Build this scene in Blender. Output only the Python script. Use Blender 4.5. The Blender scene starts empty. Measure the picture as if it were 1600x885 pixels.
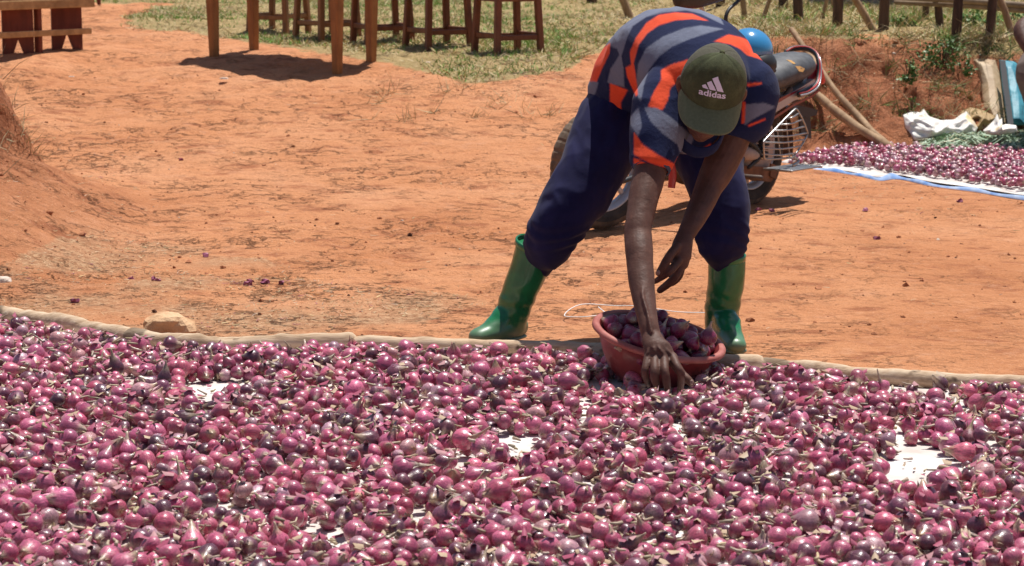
import bpy, math, random
import numpy as np
from mathutils import Vector, Matrix
from mathutils.bvhtree import BVHTree
random.seed(7); rng = np.random.default_rng(11)
scene = bpy.context.scene
col = scene.collection
# ------------------------------------------------------------------ camera, sky, sun, exposure
FPX, CAMZ = 3400.0, 1.3
PITCH = math.atan(548.5/FPX)
cam_d = bpy.data.cameras.new('camera'); cam = bpy.data.objects.new('camera', cam_d); col.objects.link(cam)
cam.location = (0, 0, CAMZ); cam.rotation_euler = (math.pi/2-PITCH, 0, 0)
cam_d.sensor_width = 36; cam_d.lens = FPX/1600*36; cam_d.clip_end = 2000
cam_d.dof.use_dof = True; cam_d.dof.focus_distance = 6.5; cam_d.dof.aperture_fstop = 10
scene.camera = cam
SUN = Vector((0.15, 0.26, 1)).normalized()
world = bpy.data.worlds.new('World'); scene.world = world; world.use_nodes = True
wn = world.node_tree
sky = wn.nodes.new('ShaderNodeTexSky'); sky.sky_type = 'NISHITA'; sky.sun_disc = False
sky.sun_elevation = math.asin(SUN.z); sky.sun_rotation = math.atan2(SUN.x, SUN.y)
bg = wn.nodes['Background']; bg.inputs[1].default_value = 0.065
wn.links.new(sky.outputs[0], bg.inputs[0])
sl = bpy.data.lights.new('sun', 'SUN'); sl.energy = 4.6; sl.angle = math.radians(0.5); sl.color = (1, 0.965, 0.91)
so = bpy.data.objects.new('sun', sl); col.objects.link(so); so.rotation_euler = SUN.to_track_quat('Z', 'Y').to_euler()
scene.view_settings.view_transform = 'Standard'; scene.view_settings.look = 'None'
scene.view_settings.exposure = 0.34; scene.view_settings.gamma = 1
# ------------------------------------------------------------------ projection helpers (photo pixels -> places)
FW = np.array([0, math.cos(PITCH), -math.sin(PITCH)]); UP = np.array([0, math.sin(PITCH), math.cos(PITCH)])
def ray(px, py):
    return FW*FPX + np.array([1., 0, 0])*(px-800) + UP*(442.5-py)
def P(px, py, Y):
    d = ray(px, py); return np.array([0, 0, CAMZ]) + d*(Y/d[1])
def pix(p):
    p = np.asarray(p, float) - np.array([0, 0, CAMZ])
    dep = p@FW
    return 800+FPX*p[..., 0]/dep, 442.5-FPX*(p@UP)/dep
# ------------------------------------------------------------------ noise
def _h(ix, iy, iz, s):
    n = (ix*374761393 + iy*668265263 + iz*2147483647 + s*974711) & 0xffffffff
    n = ((n ^ (n >> 13))*1274126177) & 0xffffffff
    n = ((n ^ (n >> 15))*2246822519) & 0xffffffff
    return ((n ^ (n >> 16)) & 0xffffff)/float(0xffffff)
def noise3(p, sc=1.0, s=0):
    p = np.asarray(p, float)*sc; i = np.floor(p).astype(np.int64); f = p-i; f = f*f*(3-2*f)
    r = 0
    for a in (0, 1):
        wa = f[..., 0] if a else 1-f[..., 0]
        for b in (0, 1):
            wb = f[..., 1] if b else 1-f[..., 1]
            for c in (0, 1):
                wc = f[..., 2] if c else 1-f[..., 2]
                r = r + wa*wb*wc*_h(i[..., 0]+a, i[..., 1]+b, i[..., 2]+c, s)
    return r*2-1
def fbm(p, sc, octv=4, s=0, gain=.5):
    r = 0; a = 1
    for o in range(octv):
        r = r+a*noise3(p, sc*2**o, s+o*17); a *= gain
    return r
def sst(t):
    t = np.clip(t, 0, 1); return t*t*(3-2*t)
# ------------------------------------------------------------------ terrain
def H(x, y, rough=False):
    x = np.asarray(x, float); y = np.asarray(y, float)
    t = y-10.0; ramp = .105*.5*(t+np.sqrt(t*t+.6))
    t2 = y-15.0; ramp = ramp-.085*.5*(t2+np.sqrt(t2*t2+1))
    ramp = ramp*sst((y-8.2)/1.5)
    w = sst((x-.45)/1.35)
    foot = 13.0+.12*np.sin(x*2.1)
    p3 = np.stack(np.broadcast_arrays(x, y, x*0), -1)
    if rough: foot = foot+.22*fbm(p3, 1.7, 4, 5)
    bt = np.clip((y-foot)/.95, 0, 1)
    bank = .64*(bt**.75*.55+sst(bt)*.45)+.028*np.maximum(y-14, 0)
    z = ramp*(1-w)+bank*w
    # raised earth at the left edge and the cut corner behind it
    z = z+.34*sst((-1.55-x)/1.0)*sst((y-7.6)/1.2)*(1-sst((y-9.7)/1.3))
    z = z+.44*sst((-2.20-x+.07*np.sin(y*9))/.30)*sst((y-9.45)/.45)*(1-sst((y-10.1)/.7))
    # low grassy step in front of the stools
    z = z+.05*np.exp(-((x-.05)/.8)**2)*sst((y-12.9)/.5)
    if rough:
        m = sst((y-7.25)/.8)
        m2 = m*(1-.8*sst((x-1.1)/.3)*sst((y-9.9)/.4)*(1-sst((y-12.7)/.3)))
        steep = w*np.exp(-((y-foot-.4)/.5)**2)
        left = np.exp(-(((x+2.7)/.6)**2+((y-9.9)/1.2)**2))
        q3 = np.stack([x*.9+y*.35, y*1.6-x*.5, x*0], -1)
        z = z+(.012*fbm(p3, 1.1, 3, 1)+.0065*fbm(p3, 6, 4, 2)-.013*np.maximum(0, 1-abs(fbm(q3, 2.1, 4, 12))*5)*(fbm(p3, .8, 2, 13) > -.1))*m2+.055*fbm(p3, 4, 4, 3)*(steep+.7*left)
        z = z+.03*sst((y-12.8)/1)*fbm(p3, 1.6, 4, 8)*(1-w*.3)
        z = z-.012*(1-m)
    return z
def G(px, py, rough=False):
    d = ray(px, py); lo, hi = 3.0, 200.0; pr = None
    ys = np.concatenate([np.arange(3, 30, .02), np.arange(30, 200, .5)])
    pts = np.array([0, 0, CAMZ])+d[None]*(ys/d[1])[:, None]
    below = pts[:, 2] < H(pts[:, 0], pts[:, 1])
    k = int(np.argmax(below)); q = pts[k].copy(); q[2] = float(H(q[0], q[1])); return q
# ------------------------------------------------------------------ materials
def M(name, base=(.5, .5, .5), rough=.6, metal=0, spec=.5, coat=0, trans=0):
    m = bpy.data.materials.new(name); m.use_nodes = True
    b = m.node_tree.nodes['Principled BSDF']
    b.inputs['Base Color'].default_value = (*base, 1); b.inputs['Roughness'].default_value = rough
    b.inputs['Metallic'].default_value = metal; b.inputs['Specular IOR Level'].default_value = spec
    b.inputs['Coat Weight'].default_value = coat
    return m
class NT:
    def __init__(s, m): s.m = m; s.t = m.node_tree; s.b = s.t.nodes['Principled BSDF']
    def n(s, typ, **kw):
        o = s.t.nodes.new(typ)
        for k, v in kw.items():
            if k.startswith('i_'):
                key = k[2:]; key = int(key) if key.isdigit() else key.replace('_', ' ')
                o.inputs[key].default_value = v
            else: setattr(o, k, v)
        return o
    def l(s, a, b): s.t.links.new(a, b)
    def coord(s, kind='Object', scale=(1, 1, 1)):
        c = s.n('ShaderNodeTexCoord'); mp = s.n('ShaderNodeMapping'); mp.inputs['Scale'].default_value = scale
        s.l(c.outputs[kind], mp.inputs[0]); return mp.outputs[0]
    def noise(s, vec, scale, detail=4, rough=.6):
        o = s.n('ShaderNodeTexNoise'); o.inputs['Scale'].default_value = scale; o.inputs['Detail'].default_value = detail
        o.inputs['Roughness'].default_value = rough; s.l(vec, o.inputs['Vector']); return o.outputs[0]
    def ramp(s, fac, stops):
        o = s.n('ShaderNodeValToRGB'); e = o.color_ramp.elements
        while len(e) < len(stops): e.new(.5)
        for k, (p, c) in enumerate(stops):
            e[k].position = p; e[k].color = (*c, 1) if len(c) == 3 else c
        s.l(fac, o.inputs[0]); return o.outputs[0]
    def mix(s, fac, a, b, blend='MIX'):
        o = s.n('ShaderNodeMix', data_type='RGBA', blend_type=blend)
        for v, i in ((fac, 0), (a, 6), (b, 7)):
            if isinstance(v, (int, float)): o.inputs[i].default_value = v
            elif isinstance(v, tuple): o.inputs[i].default_value = (*v, 1)
            else: s.l(v, o.inputs[i])
        return o.outputs[2]
    def math(s, op, a, b=None):
        o = s.n('ShaderNodeMath', operation=op)
        for v, i in ((a, 0), (b, 1)):
            if v is None: continue
            if isinstance(v, (int, float)): o.inputs[i].default_value = v
            else: s.l(v, o.inputs[i])
        return o.outputs[0]
    def bump(s, h, dist=.01, strength=1):
        o = s.n('ShaderNodeBump'); o.inputs['Distance'].default_value = dist; o.inputs['Strength'].default_value = strength
        s.l(h, o.inputs['Height']); s.l(o.outputs[0], s.b.inputs['Normal']); return o
    def base(s, c): s.l(c, s.b.inputs['Base Color'])
def varied(name, c1, c2, scale=8, stretch=(1, 1, 1), rough=.6, bump=.002, spec=.5, coat=0, detail=5, metal=0, lo=.35, hi=.65):
    m = M(name, c1, rough, metal, spec, coat); t = NT(m)
    v = t.coord('Object', stretch); n = t.noise(v, scale, detail)
    t.base(t.ramp(n, [(lo, c1), (hi, c2)])); 
    if bump: t.bump(n, bump)
    return m
def attr_mat(name, attr, rough=.6, spec=.5, bump=0, bscale=60, transl=0, mul=.25):
    m = M(name, (.5, .5, .5), rough, 0, spec); t = NT(m)
    a = t.n('ShaderNodeAttribute', attribute_name=attr)
    v = t.coord('Object'); n = t.noise(v, bscale, 4)
    k = t.ramp(n, [(.25, (1-mul,)*3), (.75, (1+0*mul,)*3)])
    t.base(t.mix(1.0, a.outputs[0], k, 'MULTIPLY'))
    if bump: t.bump(n, bump)
    return m
# soil
m_soil = M('red_soil', (.5, .2, .1), .95, 0, .15); t = NT(m_soil)
v = t.coord('Object'); a = t.n('ShaderNodeAttribute', attribute_name='mask'); sep = t.n('ShaderNodeSeparateColor'); t.l(a.outputs[0], sep.inputs[0])
n1 = t.noise(v, .9, 6, .6)
vs = t.coord('Object', (2.6, 4.2, 2)); rot = t.t.nodes[-1]; rot.inputs['Rotation'].default_value = (0, 0, .75)
n2 = t.noise(vs, 1.6, 8, .68)
n3 = t.noise(v, 55, 4, .7)
n4 = t.noise(v, 9, 6, .65)
c = t.ramp(n1, [(.3, (.53, .212, .092)), (.52, (.64, .282, .132)), (.72, (.69, .335, .175))])
c = t.mix(t.ramp(n2, [(.36, (.95,)*3), (.47, (0,)*3)]), c, (.38, .14, .065))
v6 = t.coord('Object', (3.6, 4.4, 3)); t.t.nodes[-1].inputs['Rotation'].default_value = (0, 0, -.6); n6 = t.noise(v6, 3.2, 7, .72)
c = t.mix(t.ramp(n6, [(.33, (.6,)*3), (.43, (0,)*3)]), c, (.40, .155, .078))
c = t.mix(t.math('MULTIPLY', t.ramp(n4, [(.56, (0,)*3), (.72, (1,)*3)]), .6), c, (.66, .33, .19))
c = t.mix(t.ramp(n3, [(.3, (.35,)*3), (.55, (0,)*3)]), c, (.34, .12, .05))
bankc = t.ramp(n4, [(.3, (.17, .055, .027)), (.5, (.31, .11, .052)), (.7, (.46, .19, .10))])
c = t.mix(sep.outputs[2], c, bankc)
strawc = t.ramp(t.noise(v, 38, 5, .75), [(.32, (.27, .12, .06)), (.5, (.46, .245, .13)), (.68, (.66, .45, .27))])
c = t.mix(sep.outputs[0], c, strawc)
grassc = t.ramp(t.noise(v, 20, 5, .7), [(.3, (.24, .16, .07)), (.5, (.34, .29, .13)), (.7, (.50, .36, .20))])
c = t.mix(sep.outputs[1], c, grassc); CRK = c
vo = t.n('ShaderNodeTexVoronoi', feature='DISTANCE_TO_EDGE'); vo.inputs['Scale'].default_value = 2.2
vw = t.n('ShaderNodeVectorMath', operation='ADD'); t.l(v, vw.inputs[0]); nn = t.n('ShaderNodeTexNoise'); nn.inputs['Scale'].default_value = 2.5; nn.inputs['Detail'].default_value = 4; t.l(v, nn.inputs['Vector'])
t.l(nn.outputs[1], vw.inputs[1]); t.l(vw.outputs[0], vo.inputs['Vector'])
h = t.math('ADD', t.math('MULTIPLY', n2, 1.6), t.math('MULTIPLY', n3, .25))
h = t.math('ADD', h, t.math('MULTIPLY', n4, .8)); h = t.math('ADD', h, t.math('MULTIPLY', n6, 1.3))
rid = t.math('ABSOLUTE', t.math('SUBTRACT', t.noise(v6, 1.15, 9, .62), .5)); area = t.ramp(t.noise(v, 1.7, 3), [(.47, (0,)*3), (.62, (1,)*3)])
crk = t.math('MULTIPLY', t.ramp(rid, [(.0, (1,)*3), (.014, (0,)*3)]), area)
rid2 = t.math('ABSOLUTE', t.math('SUBTRACT', t.noise(vs, 2.3, 9, .6), .5)); crk2 = t.math('MULTIPLY', t.ramp(rid2, [(.0, (.8,)*3), (.012, (0,)*3)]), t.ramp(t.noise(v, 2.9, 3), [(.5, (0,)*3), (.6, (1,)*3)]))
crk = t.math('MAXIMUM', crk, crk2)
sx_ = t.n('ShaderNodeSeparateXYZ'); t.l(v, sx_.inputs[0]); crk = t.math('MULTIPLY', crk, t.ramp(t.math('MULTIPLY', t.math('ADD', sx_.outputs[0], 4.0), .1), [(.42, (.8,)*3), (.53, (.22,)*3)]))
h = t.math('SUBTRACT', h, t.math('MULTIPLY', crk, .9))
spk = t.noise(v, 130, 2, .6); CRK = t.mix(t.ramp(spk, [(.62, (0,)*3), (.72, (.55,)*3)]), CRK, (.80, .50, .32)); CRK = t.mix(t.ramp(spk, [(.28, (.6,)*3), (.36, (0,)*3)]), CRK, (.28, .10, .045))
t.base(t.mix(t.math('MULTIPLY', crk, .27), CRK, (.30, .105, .045)))
t.bump(h, .026, 1)
# wood
def wood(name, c1, c2, rough=.5, coat=0, sc=9, axis=2):
    m = M(name, c1, rough, 0, .4, coat); t = NT(m)
    st = [14, 14, 14]; st[axis] = 1.1
    v = t.coord('Object', tuple(st)); n = t.noise(v, sc/6, 7, .65); n2 = t.noise(t.coord('Object'), 7, 4)
    c = t.ramp(n, [(.3, c1), (.62, c2)])
    t.base(t.mix(t.ramp(n2, [(.35, (.5,)*3), (.6, (0,)*3)]), c, tuple(.6*k for k in c1))); t.bump(n, .003); return m
m_table = wood('orange_brown_wood', (.27, .105, .03), (.43, .19, .06), .45)
m_stool = wood('dark_red_wood', (.13, .036, .016), (.24, .075, .03), .42)
m_stool2 = wood('mid_brown_wood', (.20, .075, .025), (.34, .14, .05), .42)
m_bench_red = wood('red_brown_board', (.13, .028, .015), (.24, .055, .027), .5)
m_bench_top = wood('red_top_board', (.30, .085, .055), (.44, .14, .09), .5, axis=0)
m_bench_pale = wood('pale_yellow_board', (.38, .22, .09), (.58, .37, .17), .6, axis=0)
m_pole = wood('bark_stripped_pole', (.26, .15, .075), (.46, .30, .17), .8, sc=12)
m_log = wood('pale_dusty_log', (.26, .155, .085), (.50, .345, .215), .85, sc=7)
m_post = wood('weathered_dark_post', (.055, .032, .02), (.15, .085, .055), .9, sc=14)
m_rail = wood('weathered_rail', (.20, .14, .09), (.34, .25, .17), .85, axis=0)
m_rock = varied('sandy_rock', (.46, .25, .12), (.66, .42, .24), 14, rough=.9, bump=.02)
m_pale_stone = varied('pale_stone', (.5, .38, .3), (.7, .58, .48), 30, rough=.9, bump=.004)
m_wall = varied('pinkish_grey_board', (.27, .20, .18), (.37, .28, .25), 3, (4, 4, .5), .8, .004)
m_clay = varied('orange_clay_wall', (.42, .17, .08), (.52, .24, .12), 4, rough=.95)
# ------------------------------------------------------------------ mesh helpers
def mesh(name, V, F, mats, parent=None, smooth=False, fm=None, attrs=None):
    me = bpy.data.meshes.new(name); V = np.asarray(V, float)
    if isinstance(F, np.ndarray):
        k = F.shape[1]; me.vertices.add(len(V)); me.vertices.foreach_set('co', V.ravel())
        me.loops.add(F.size); me.loops.foreach_set('vertex_index', F.ravel().astype(np.int32))
        me.polygons.add(len(F)); me.polygons.foreach_set('loop_start', np.arange(0, F.size, k, dtype=np.int32))
        try: me.polygons.foreach_set('loop_total', np.full(len(F), k, dtype=np.int32))
        except Exception: pass
        me.update(calc_edges=True)
    else:
        me.from_pydata([tuple(p) for p in V], [], F)
    for m in (mats if isinstance(mats, (list, tuple)) else [mats]): me.materials.append(m)
    if fm is not None: me.polygons.foreach_set('material_index', np.asarray(fm, np.int32))
    me.polygons.foreach_set('use_smooth', np.full(len(me.polygons), bool(smooth)))
    if attrs:
        for an, av in attrs.items(): set_attr(me, an, av)
    o = bpy.data.objects.new(name, me); col.objects.link(o)
    if parent: link_parent(o, parent)
    return o
def set_attr(me, an, av):
    av = np.asarray(av, float)
    if av.shape[1] == 3 and an != 'oc': av = np.concatenate([av, np.ones((len(av), 1))], 1)
    if an == 'oc':
        at = me.attributes.new(an, 'FLOAT_VECTOR', 'POINT'); at.data.foreach_set('vector', av.ravel())
    else:
        at = me.attributes.new(an, 'FLOAT_COLOR', 'POINT'); at.data.foreach_set('color', av.ravel())
def link_parent(o, parent):
    o.parent = parent
    o.matrix_parent_inverse = Matrix.LocRotScale(parent.location, parent.rotation_euler, parent.scale).inverted()
def tag(o, label=None, cat=None, group=None, kind=None):
    if label: o['label'] = label
    if cat: o['category'] = cat
    if group: o['group'] = group
    if kind: o['kind'] = kind
    return o
def empty(name, loc, label, cat, group=None):
    o = bpy.data.objects.new(name, None); col.objects.link(o); o.location = tuple(loc); o.empty_display_size = .1
    return tag(o, label, cat, group)
def nrm(v):
    v = np.asarray(v, float); return v/(np.linalg.norm(v)+1e-12)
class MB:
    def __init__(s): s.V = []; s.F = []; s.m = []; s.C = []
    def add(s, V, F, mi=0, c=None):
        o = len(s.V); s.V += [tuple(p) for p in V]; s.F += [tuple(i+o for i in f) for f in F]; s.m += [mi]*len(F)
        s.C += [c or (1, 1, 1)]*len(V); return s
    def box(s, c, size, ax=None, mi=0, bev=.0):
        ax = np.eye(3) if ax is None else np.asarray(ax, float); hx, hy, hz = np.array(size)/2
        if bev:
            V = []; F = []
            b = min(bev, hx*.45, hy*.45, hz*.45)
            idx = {}
            for sx in (-1, 1):
                for sy in (-1, 1):
                    for sz in (-1, 1):
                        for k in range(3):
                            q = np.array([sx*(hx-b*(k != 0)), sy*(hy-b*(k != 1)), sz*(hz-b*(k != 2))])
                            idx[(sx, sy, sz, k)] = len(V); V.append(np.asarray(c)+q@ax)
            for k in range(3):
                a1, a2 = [(1, 2), (0, 2), (0, 1)][k]
                for sg in (-1, 1):
                    q = []
                    for u, w in ((-1, -1), (1, -1), (1, 1), (-1, 1)):
                        t = [0, 0, 0]; t[k] = sg; t[a1] = u; t[a2] = w; q.append(idx[(*t, k)])
                    F.append(q)
            for k in range(3):   # edges along axis k
                a1, a2 = [(1, 2), (0, 2), (0, 1)][k]
                for u in (-1, 1):
                    for w in (-1, 1):
                        q = []
                        for sg, kk in ((-1, a1), (1, a1), (1, a2), (-1, a2)):
                            t = [0, 0, 0]; t[k] = sg; t[a1] = u; t[a2] = w; q.append(idx[(*t, kk)])
                        F.append(q)
            for sx in (-1, 1):
                for sy in (-1, 1):
                    for sz in (-1, 1): F.append([idx[(sx, sy, sz, k)] for k in range(3)])
            cc = np.asarray(c, float); F2 = []
            for f in F:
                p = np.array([V[i] for i in f]); nn = np.cross(p[1]-p[0], p[2]-p[0])
                F2.append(f if nn@(p.mean(0)-cc) > 0 else f[::-1])
            return s.add(V, F2, mi)
        V = [np.asarray(c)+np.array([x*hx, y*hy, z*hz])@ax for x in (-1, 1) for y in (-1, 1) for z in (-1, 1)]
        return s.add(V, [(0, 1, 3, 2), (4, 6, 7, 5), (0, 4, 5, 1), (2, 3, 7, 6), (0, 2, 6, 4), (1, 5, 7, 3)], mi)
    def beam(s, a, b, w, d, side=(1, 0, 0), mi=0, w2=None, d2=None, bev=.003):
        a = np.asarray(a, float); b = np.asarray(b, float); t = nrm(b-a); u = nrm(np.asarray(side)-t*(np.asarray(side)@t)); v = np.cross(t, u)
        w2 = w2 or w; d2 = d2 or d; e = .12; V = []
        for (q, ww, dd) in ((a, w, d), (b, w2, d2)):
            for sx, sy in ((-1, -1+e*2), (-1+e*2, -1), (1-e*2, -1), (1, -1+e*2), (1, 1-e*2), (1-e*2, 1), (-1+e*2, 1), (-1, 1-e*2)):
                V.append(q+u*ww/2*sx+v*dd/2*sy)
        F = [(i, (i+1) % 8, 8+(i+1) % 8, 8+i) for i in range(8)]+[tuple(range(7, -1, -1)), tuple(range(8, 16))]
        return s.add(V, F, mi)
    def tube(s, pts, r, n=8, mi=0, **k):
        V, F = limb(pts, r, n=n, round_=False, sub=1, **k); return s.add(V, F, mi)
    def build(s, name, mats, parent=None, smooth=False, attr=None):
        return mesh(name, s.V, s.F, mats, parent, smooth, s.m, {attr: s.C} if attr else None)
def catmull(A, sub):
    A = np.asarray(A, float)
    if sub <= 1 or len(A) < 3: return A
    B = np.vstack([2*A[0]-A[1], A, 2*A[-1]-A[-2]]); out = []
    for i in range(1, len(B)-2):
        for k in range(sub):
            t = k/sub; p0, p1, p2, p3 = B[i-1:i+3]
            out.append(.5*((2*p1)+(-p0+p2)*t+(2*p0-5*p1+4*p2-p3)*t*t+(-p0+3*p1-3*p2+p3)*t**3))
    out.append(A[-1]); return np.array(out)
def limb(pts, r, side=(1, 0, 0), n=16, sub=4, round_=True):
    pts = np.asarray(pts, float)
    if np.isscalar(r): r = [(r, r)]*len(pts)
    r = [(q, q) if np.isscalar(q) else tuple(q) for q in r]
    sides = np.asarray(side, float); sides = np.tile(sides, (len(pts), 1)) if sides.ndim == 1 else sides
    A = catmull(np.hstack([pts, np.array(r), sides]), sub); pts = A[:, :3]; r = np.maximum(A[:, 3:5], 1e-4); sides = A[:, 5:8]
    T = np.gradient(pts, axis=0); rings = []
    prev = None
    for i in range(len(pts)):
        t = nrm(T[i]); sd = sides[i]
        u = sd-t*(sd@t)
        if np.linalg.norm(u) < 1e-3: u = prev if prev is not None else np.cross(t, [0, 0, 1.])
        u = nrm(u); prev = u; v = np.cross(t, u); rings.append([pts[i], u*r[i][0], v*r[i][1], t])
    if round_:
        c, u, v, t = rings[0]; R = (np.linalg.norm(u)+np.linalg.norm(v))/2
        pre = [[c-t*R*math.sin(a), u*math.cos(a), v*math.cos(a), t] for a in (1.35, .95, .5)]
        c, u, v, t = rings[-1]; R = (np.linalg.norm(u)+np.linalg.norm(v))/2
        post = [[c+t*R*math.sin(a), u*math.cos(a), v*math.cos(a), t] for a in (.5, .95, 1.35)]
        rings = pre+rings+post
    return loft([(q[0], q[1], q[2]) for q in rings], n)
def loft(rings, n=16, cap=True):
    th = np.arange(n)*2*math.pi/n; V = []; F = []
    for c, u, v in rings:
        for a in th: V.append(np.asarray(c)+np.asarray(u)*math.cos(a)+np.asarray(v)*math.sin(a))
    m = len(rings)
    for i in range(m-1):
        for k in range(n): F.append((i*n+k, i*n+(k+1) % n, (i+1)*n+(k+1) % n, (i+1)*n+k))
    if cap:
        V.append(np.asarray(rings[0][0])); V.append(np.asarray(rings[-1][0])); a0 = len(V)-2
        for k in range(n):
            F.append((a0, (k+1) % n, k)); F.append((a0+1, (m-1)*n+k, (m-1)*n+(k+1) % n))
    return V, F
def ellipsoid(c, ax, n=16):
    ax = np.asarray(ax, float)   # rows: three scaled axes
    rings = []
    for k in range(1, n//2):
        a = math.pi*k/(n//2); rings.append((np.asarray(c)-ax[2]*math.cos(a), ax[0]*math.sin(a), ax[1]*math.sin(a)))
    V, F = loft(rings, n)
    V[-2] = np.asarray(c)-ax[2]; V[-1] = np.asarray(c)+ax[2]; return V, F
def remesh(name, parts, voxel, smooth, mat, parent=None, deform=None, cut=None):
    mb = MB()
    for p in parts: mb.add(*p)
    o = mb.build('tmp', mat)
    r = o.modifiers.new('r', 'REMESH'); r.mode = 'VOXEL'; r.voxel_size = voxel; r.use_smooth_shade = True
    if smooth:
        sm = o.modifiers.new('s', 'SMOOTH'); sm.factor = .5; sm.iterations = smooth
    dg = bpy.context.evaluated_depsgraph_get(); dg.update()
    me = bpy.data.meshes.new_from_object(o.evaluated_get(dg)); me.name = name
    bpy.data.objects.remove(o)
    if not me.materials: me.materials.append(mat)
    ob = bpy.data.objects.new(name, me); col.objects.link(ob)
    if deform:
        V, N = getVN(me); V = deform(V, N); me.vertices.foreach_set('co', V.ravel()); me.update()
    me.polygons.foreach_set('use_smooth', np.full(len(me.polygons), True))
    if parent: link_parent(ob, parent)
    return ob
def getVN(me):
    n = len(me.vertices); V = np.empty(n*3); me.vertices.foreach_get('co', V); N = np.empty(n*3); me.vertices.foreach_get('normal', N)
    return V.reshape(-1, 3), N.reshape(-1, 3)
def bvh(o):
    me = o.data; return BVHTree.FromPolygons([v.co[:] for v in me.vertices], [p.vertices[:] for p in me.polygons])
def inpoly(x, y, poly):
    x = np.asarray(x); y = np.asarray(y); r = np.zeros(x.shape, bool); n = len(poly)
    for i in range(n):
        x1, y1 = poly[i]; x2, y2 = poly[(i+1) % n]
        c = ((y1 > y) != (y2 > y)) & (x < (x2-x1)*(y-y1)/((y2-y1) if y2 != y1 else 1e-9)+x1)
        r ^= c
    return r
# ------------------------------------------------------------------ ground sheet
GRASS = [(180, 36), (215, 20), (270, 8), (330, -8), (360, -80), (1800, -200), (2600, 60), (1800, 70), (1600, 84), (1500, 88), (1470, 62), (1400, 56), (1300, 58), (1240, 58), (1150, 62), (1000, 68), (940, 82), (880, 104), (800, 128), (735, 134), (690, 118), (600, 97), (560, 90), (480, 80), (400, 70), (330, 55), (250, 46)]
STRAW = [(60, 385), (130, 345), (230, 350), (330, 400), (480, 425), (620, 432), (740, 462), (640, 500), (560, 528), (300, 540), (0, 500), (-80, 440)]
def masks(V):
    px, py = pix(V); w = noise3(V, 2.3, 40)*9+noise3(V, 9, 41)*5; w2 = fbm(V, 1.7, 4, 44)*26
    g = inpoly(px+w*1.5, py+w*.6, GRASS) & (V[:, 1] > 11.5)
    g = g | (V[:, 1] > 21)
    s = inpoly(px+w2*3, py+w2*1.1, STRAW) & (V[:, 1] < 10) & (V[:, 1] > 6.9)
    wx = sst((V[:, 0]-.6)/1.2)
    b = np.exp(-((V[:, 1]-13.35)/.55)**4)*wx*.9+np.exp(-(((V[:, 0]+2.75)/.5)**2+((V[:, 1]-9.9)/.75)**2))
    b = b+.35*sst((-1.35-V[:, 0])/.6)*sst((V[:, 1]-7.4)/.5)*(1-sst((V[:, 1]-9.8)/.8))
    return g, s, np.clip(b, 0, 1)
def axis_pts():
    x = np.arange(-4.2, 4.2, .02); e = 4.2*np.cumprod(np.full(34, 1.14)); x = np.concatenate([-e[::-1], x, e])
    y = [-60, -30, -15, -6, -2, 0, 1.5, 2.5, 3.5, 5, 6.2]; c = 6.9
    while c < 23: y.append(c); c += max(.02, .0019*c*1.1)
    while c < 420: y.append(c); c *= 1.05
    return x, np.array(y)
gx, gy = axis_pts(); X, Y = np.meshgrid(gx, gy); Z = H(X, Y, True)
V = np.stack([X.ravel(), Y.ravel(), Z.ravel()], 1); nx, ny = len(gx), len(gy)
_b = masks(V)[2][:, None]; V = V+_b*np.stack([fbm(V, 5, 4, 80)*.05, fbm(V, 4.5, 4, 81)*.075, fbm(V, 9, 3, 82)*.018], 1)
i = np.arange((ny-1)*(nx-1)); a = (i//(nx-1))*nx+i % (nx-1)
F = np.stack([a, a+1, a+nx+1, a+nx], 1)
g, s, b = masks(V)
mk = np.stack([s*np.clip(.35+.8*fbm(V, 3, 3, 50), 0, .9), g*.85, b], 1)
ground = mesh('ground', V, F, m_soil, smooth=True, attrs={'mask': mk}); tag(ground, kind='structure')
# ------------------------------------------------------------------ scattering helpers
def scatter_tris(name, mat, base, dirs, widths, cols, label, cat=None, mats=None):
    """blades: base (N,3), dirs (N,3) tip vector, widths (N,), cols (N,3)"""
    N = len(base); side = np.cross(dirs, rng.normal(size=(N, 3))); side /= np.linalg.norm(side, axis=1)[:, None]+1e-9
    w = side*widths[:, None]; bend = rng.normal(size=(N, 3))*np.linalg.norm(dirs, axis=1)[:, None]*.18
    mid = base+dirs*.55+bend*.5; tip = base+dirs+bend*[1, 1, .3]
    V = np.stack([base-w, base+w, mid+w*.7, mid-w*.7, tip], 1).reshape(-1, 3)
    i = np.arange(N)*5; F = np.concatenate([np.stack([i, i+1, i+2], 1), np.stack([i, i+2, i+3], 1), np.stack([i+3, i+2, i+4], 1)])
    C = np.repeat(cols, 5, 0)
    o = mesh(name, V, F, mat, attrs={'tint': C}); tag(o, label, cat, None, 'stuff'); return o
m_blade = attr_mat('grass_blades', 'tint', .7, .2, mul=.2)
def ranxy(n, x0, x1, y0, y1): return rng.uniform(x0, x1, n), rng.uniform(y0, y1, n)
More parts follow.
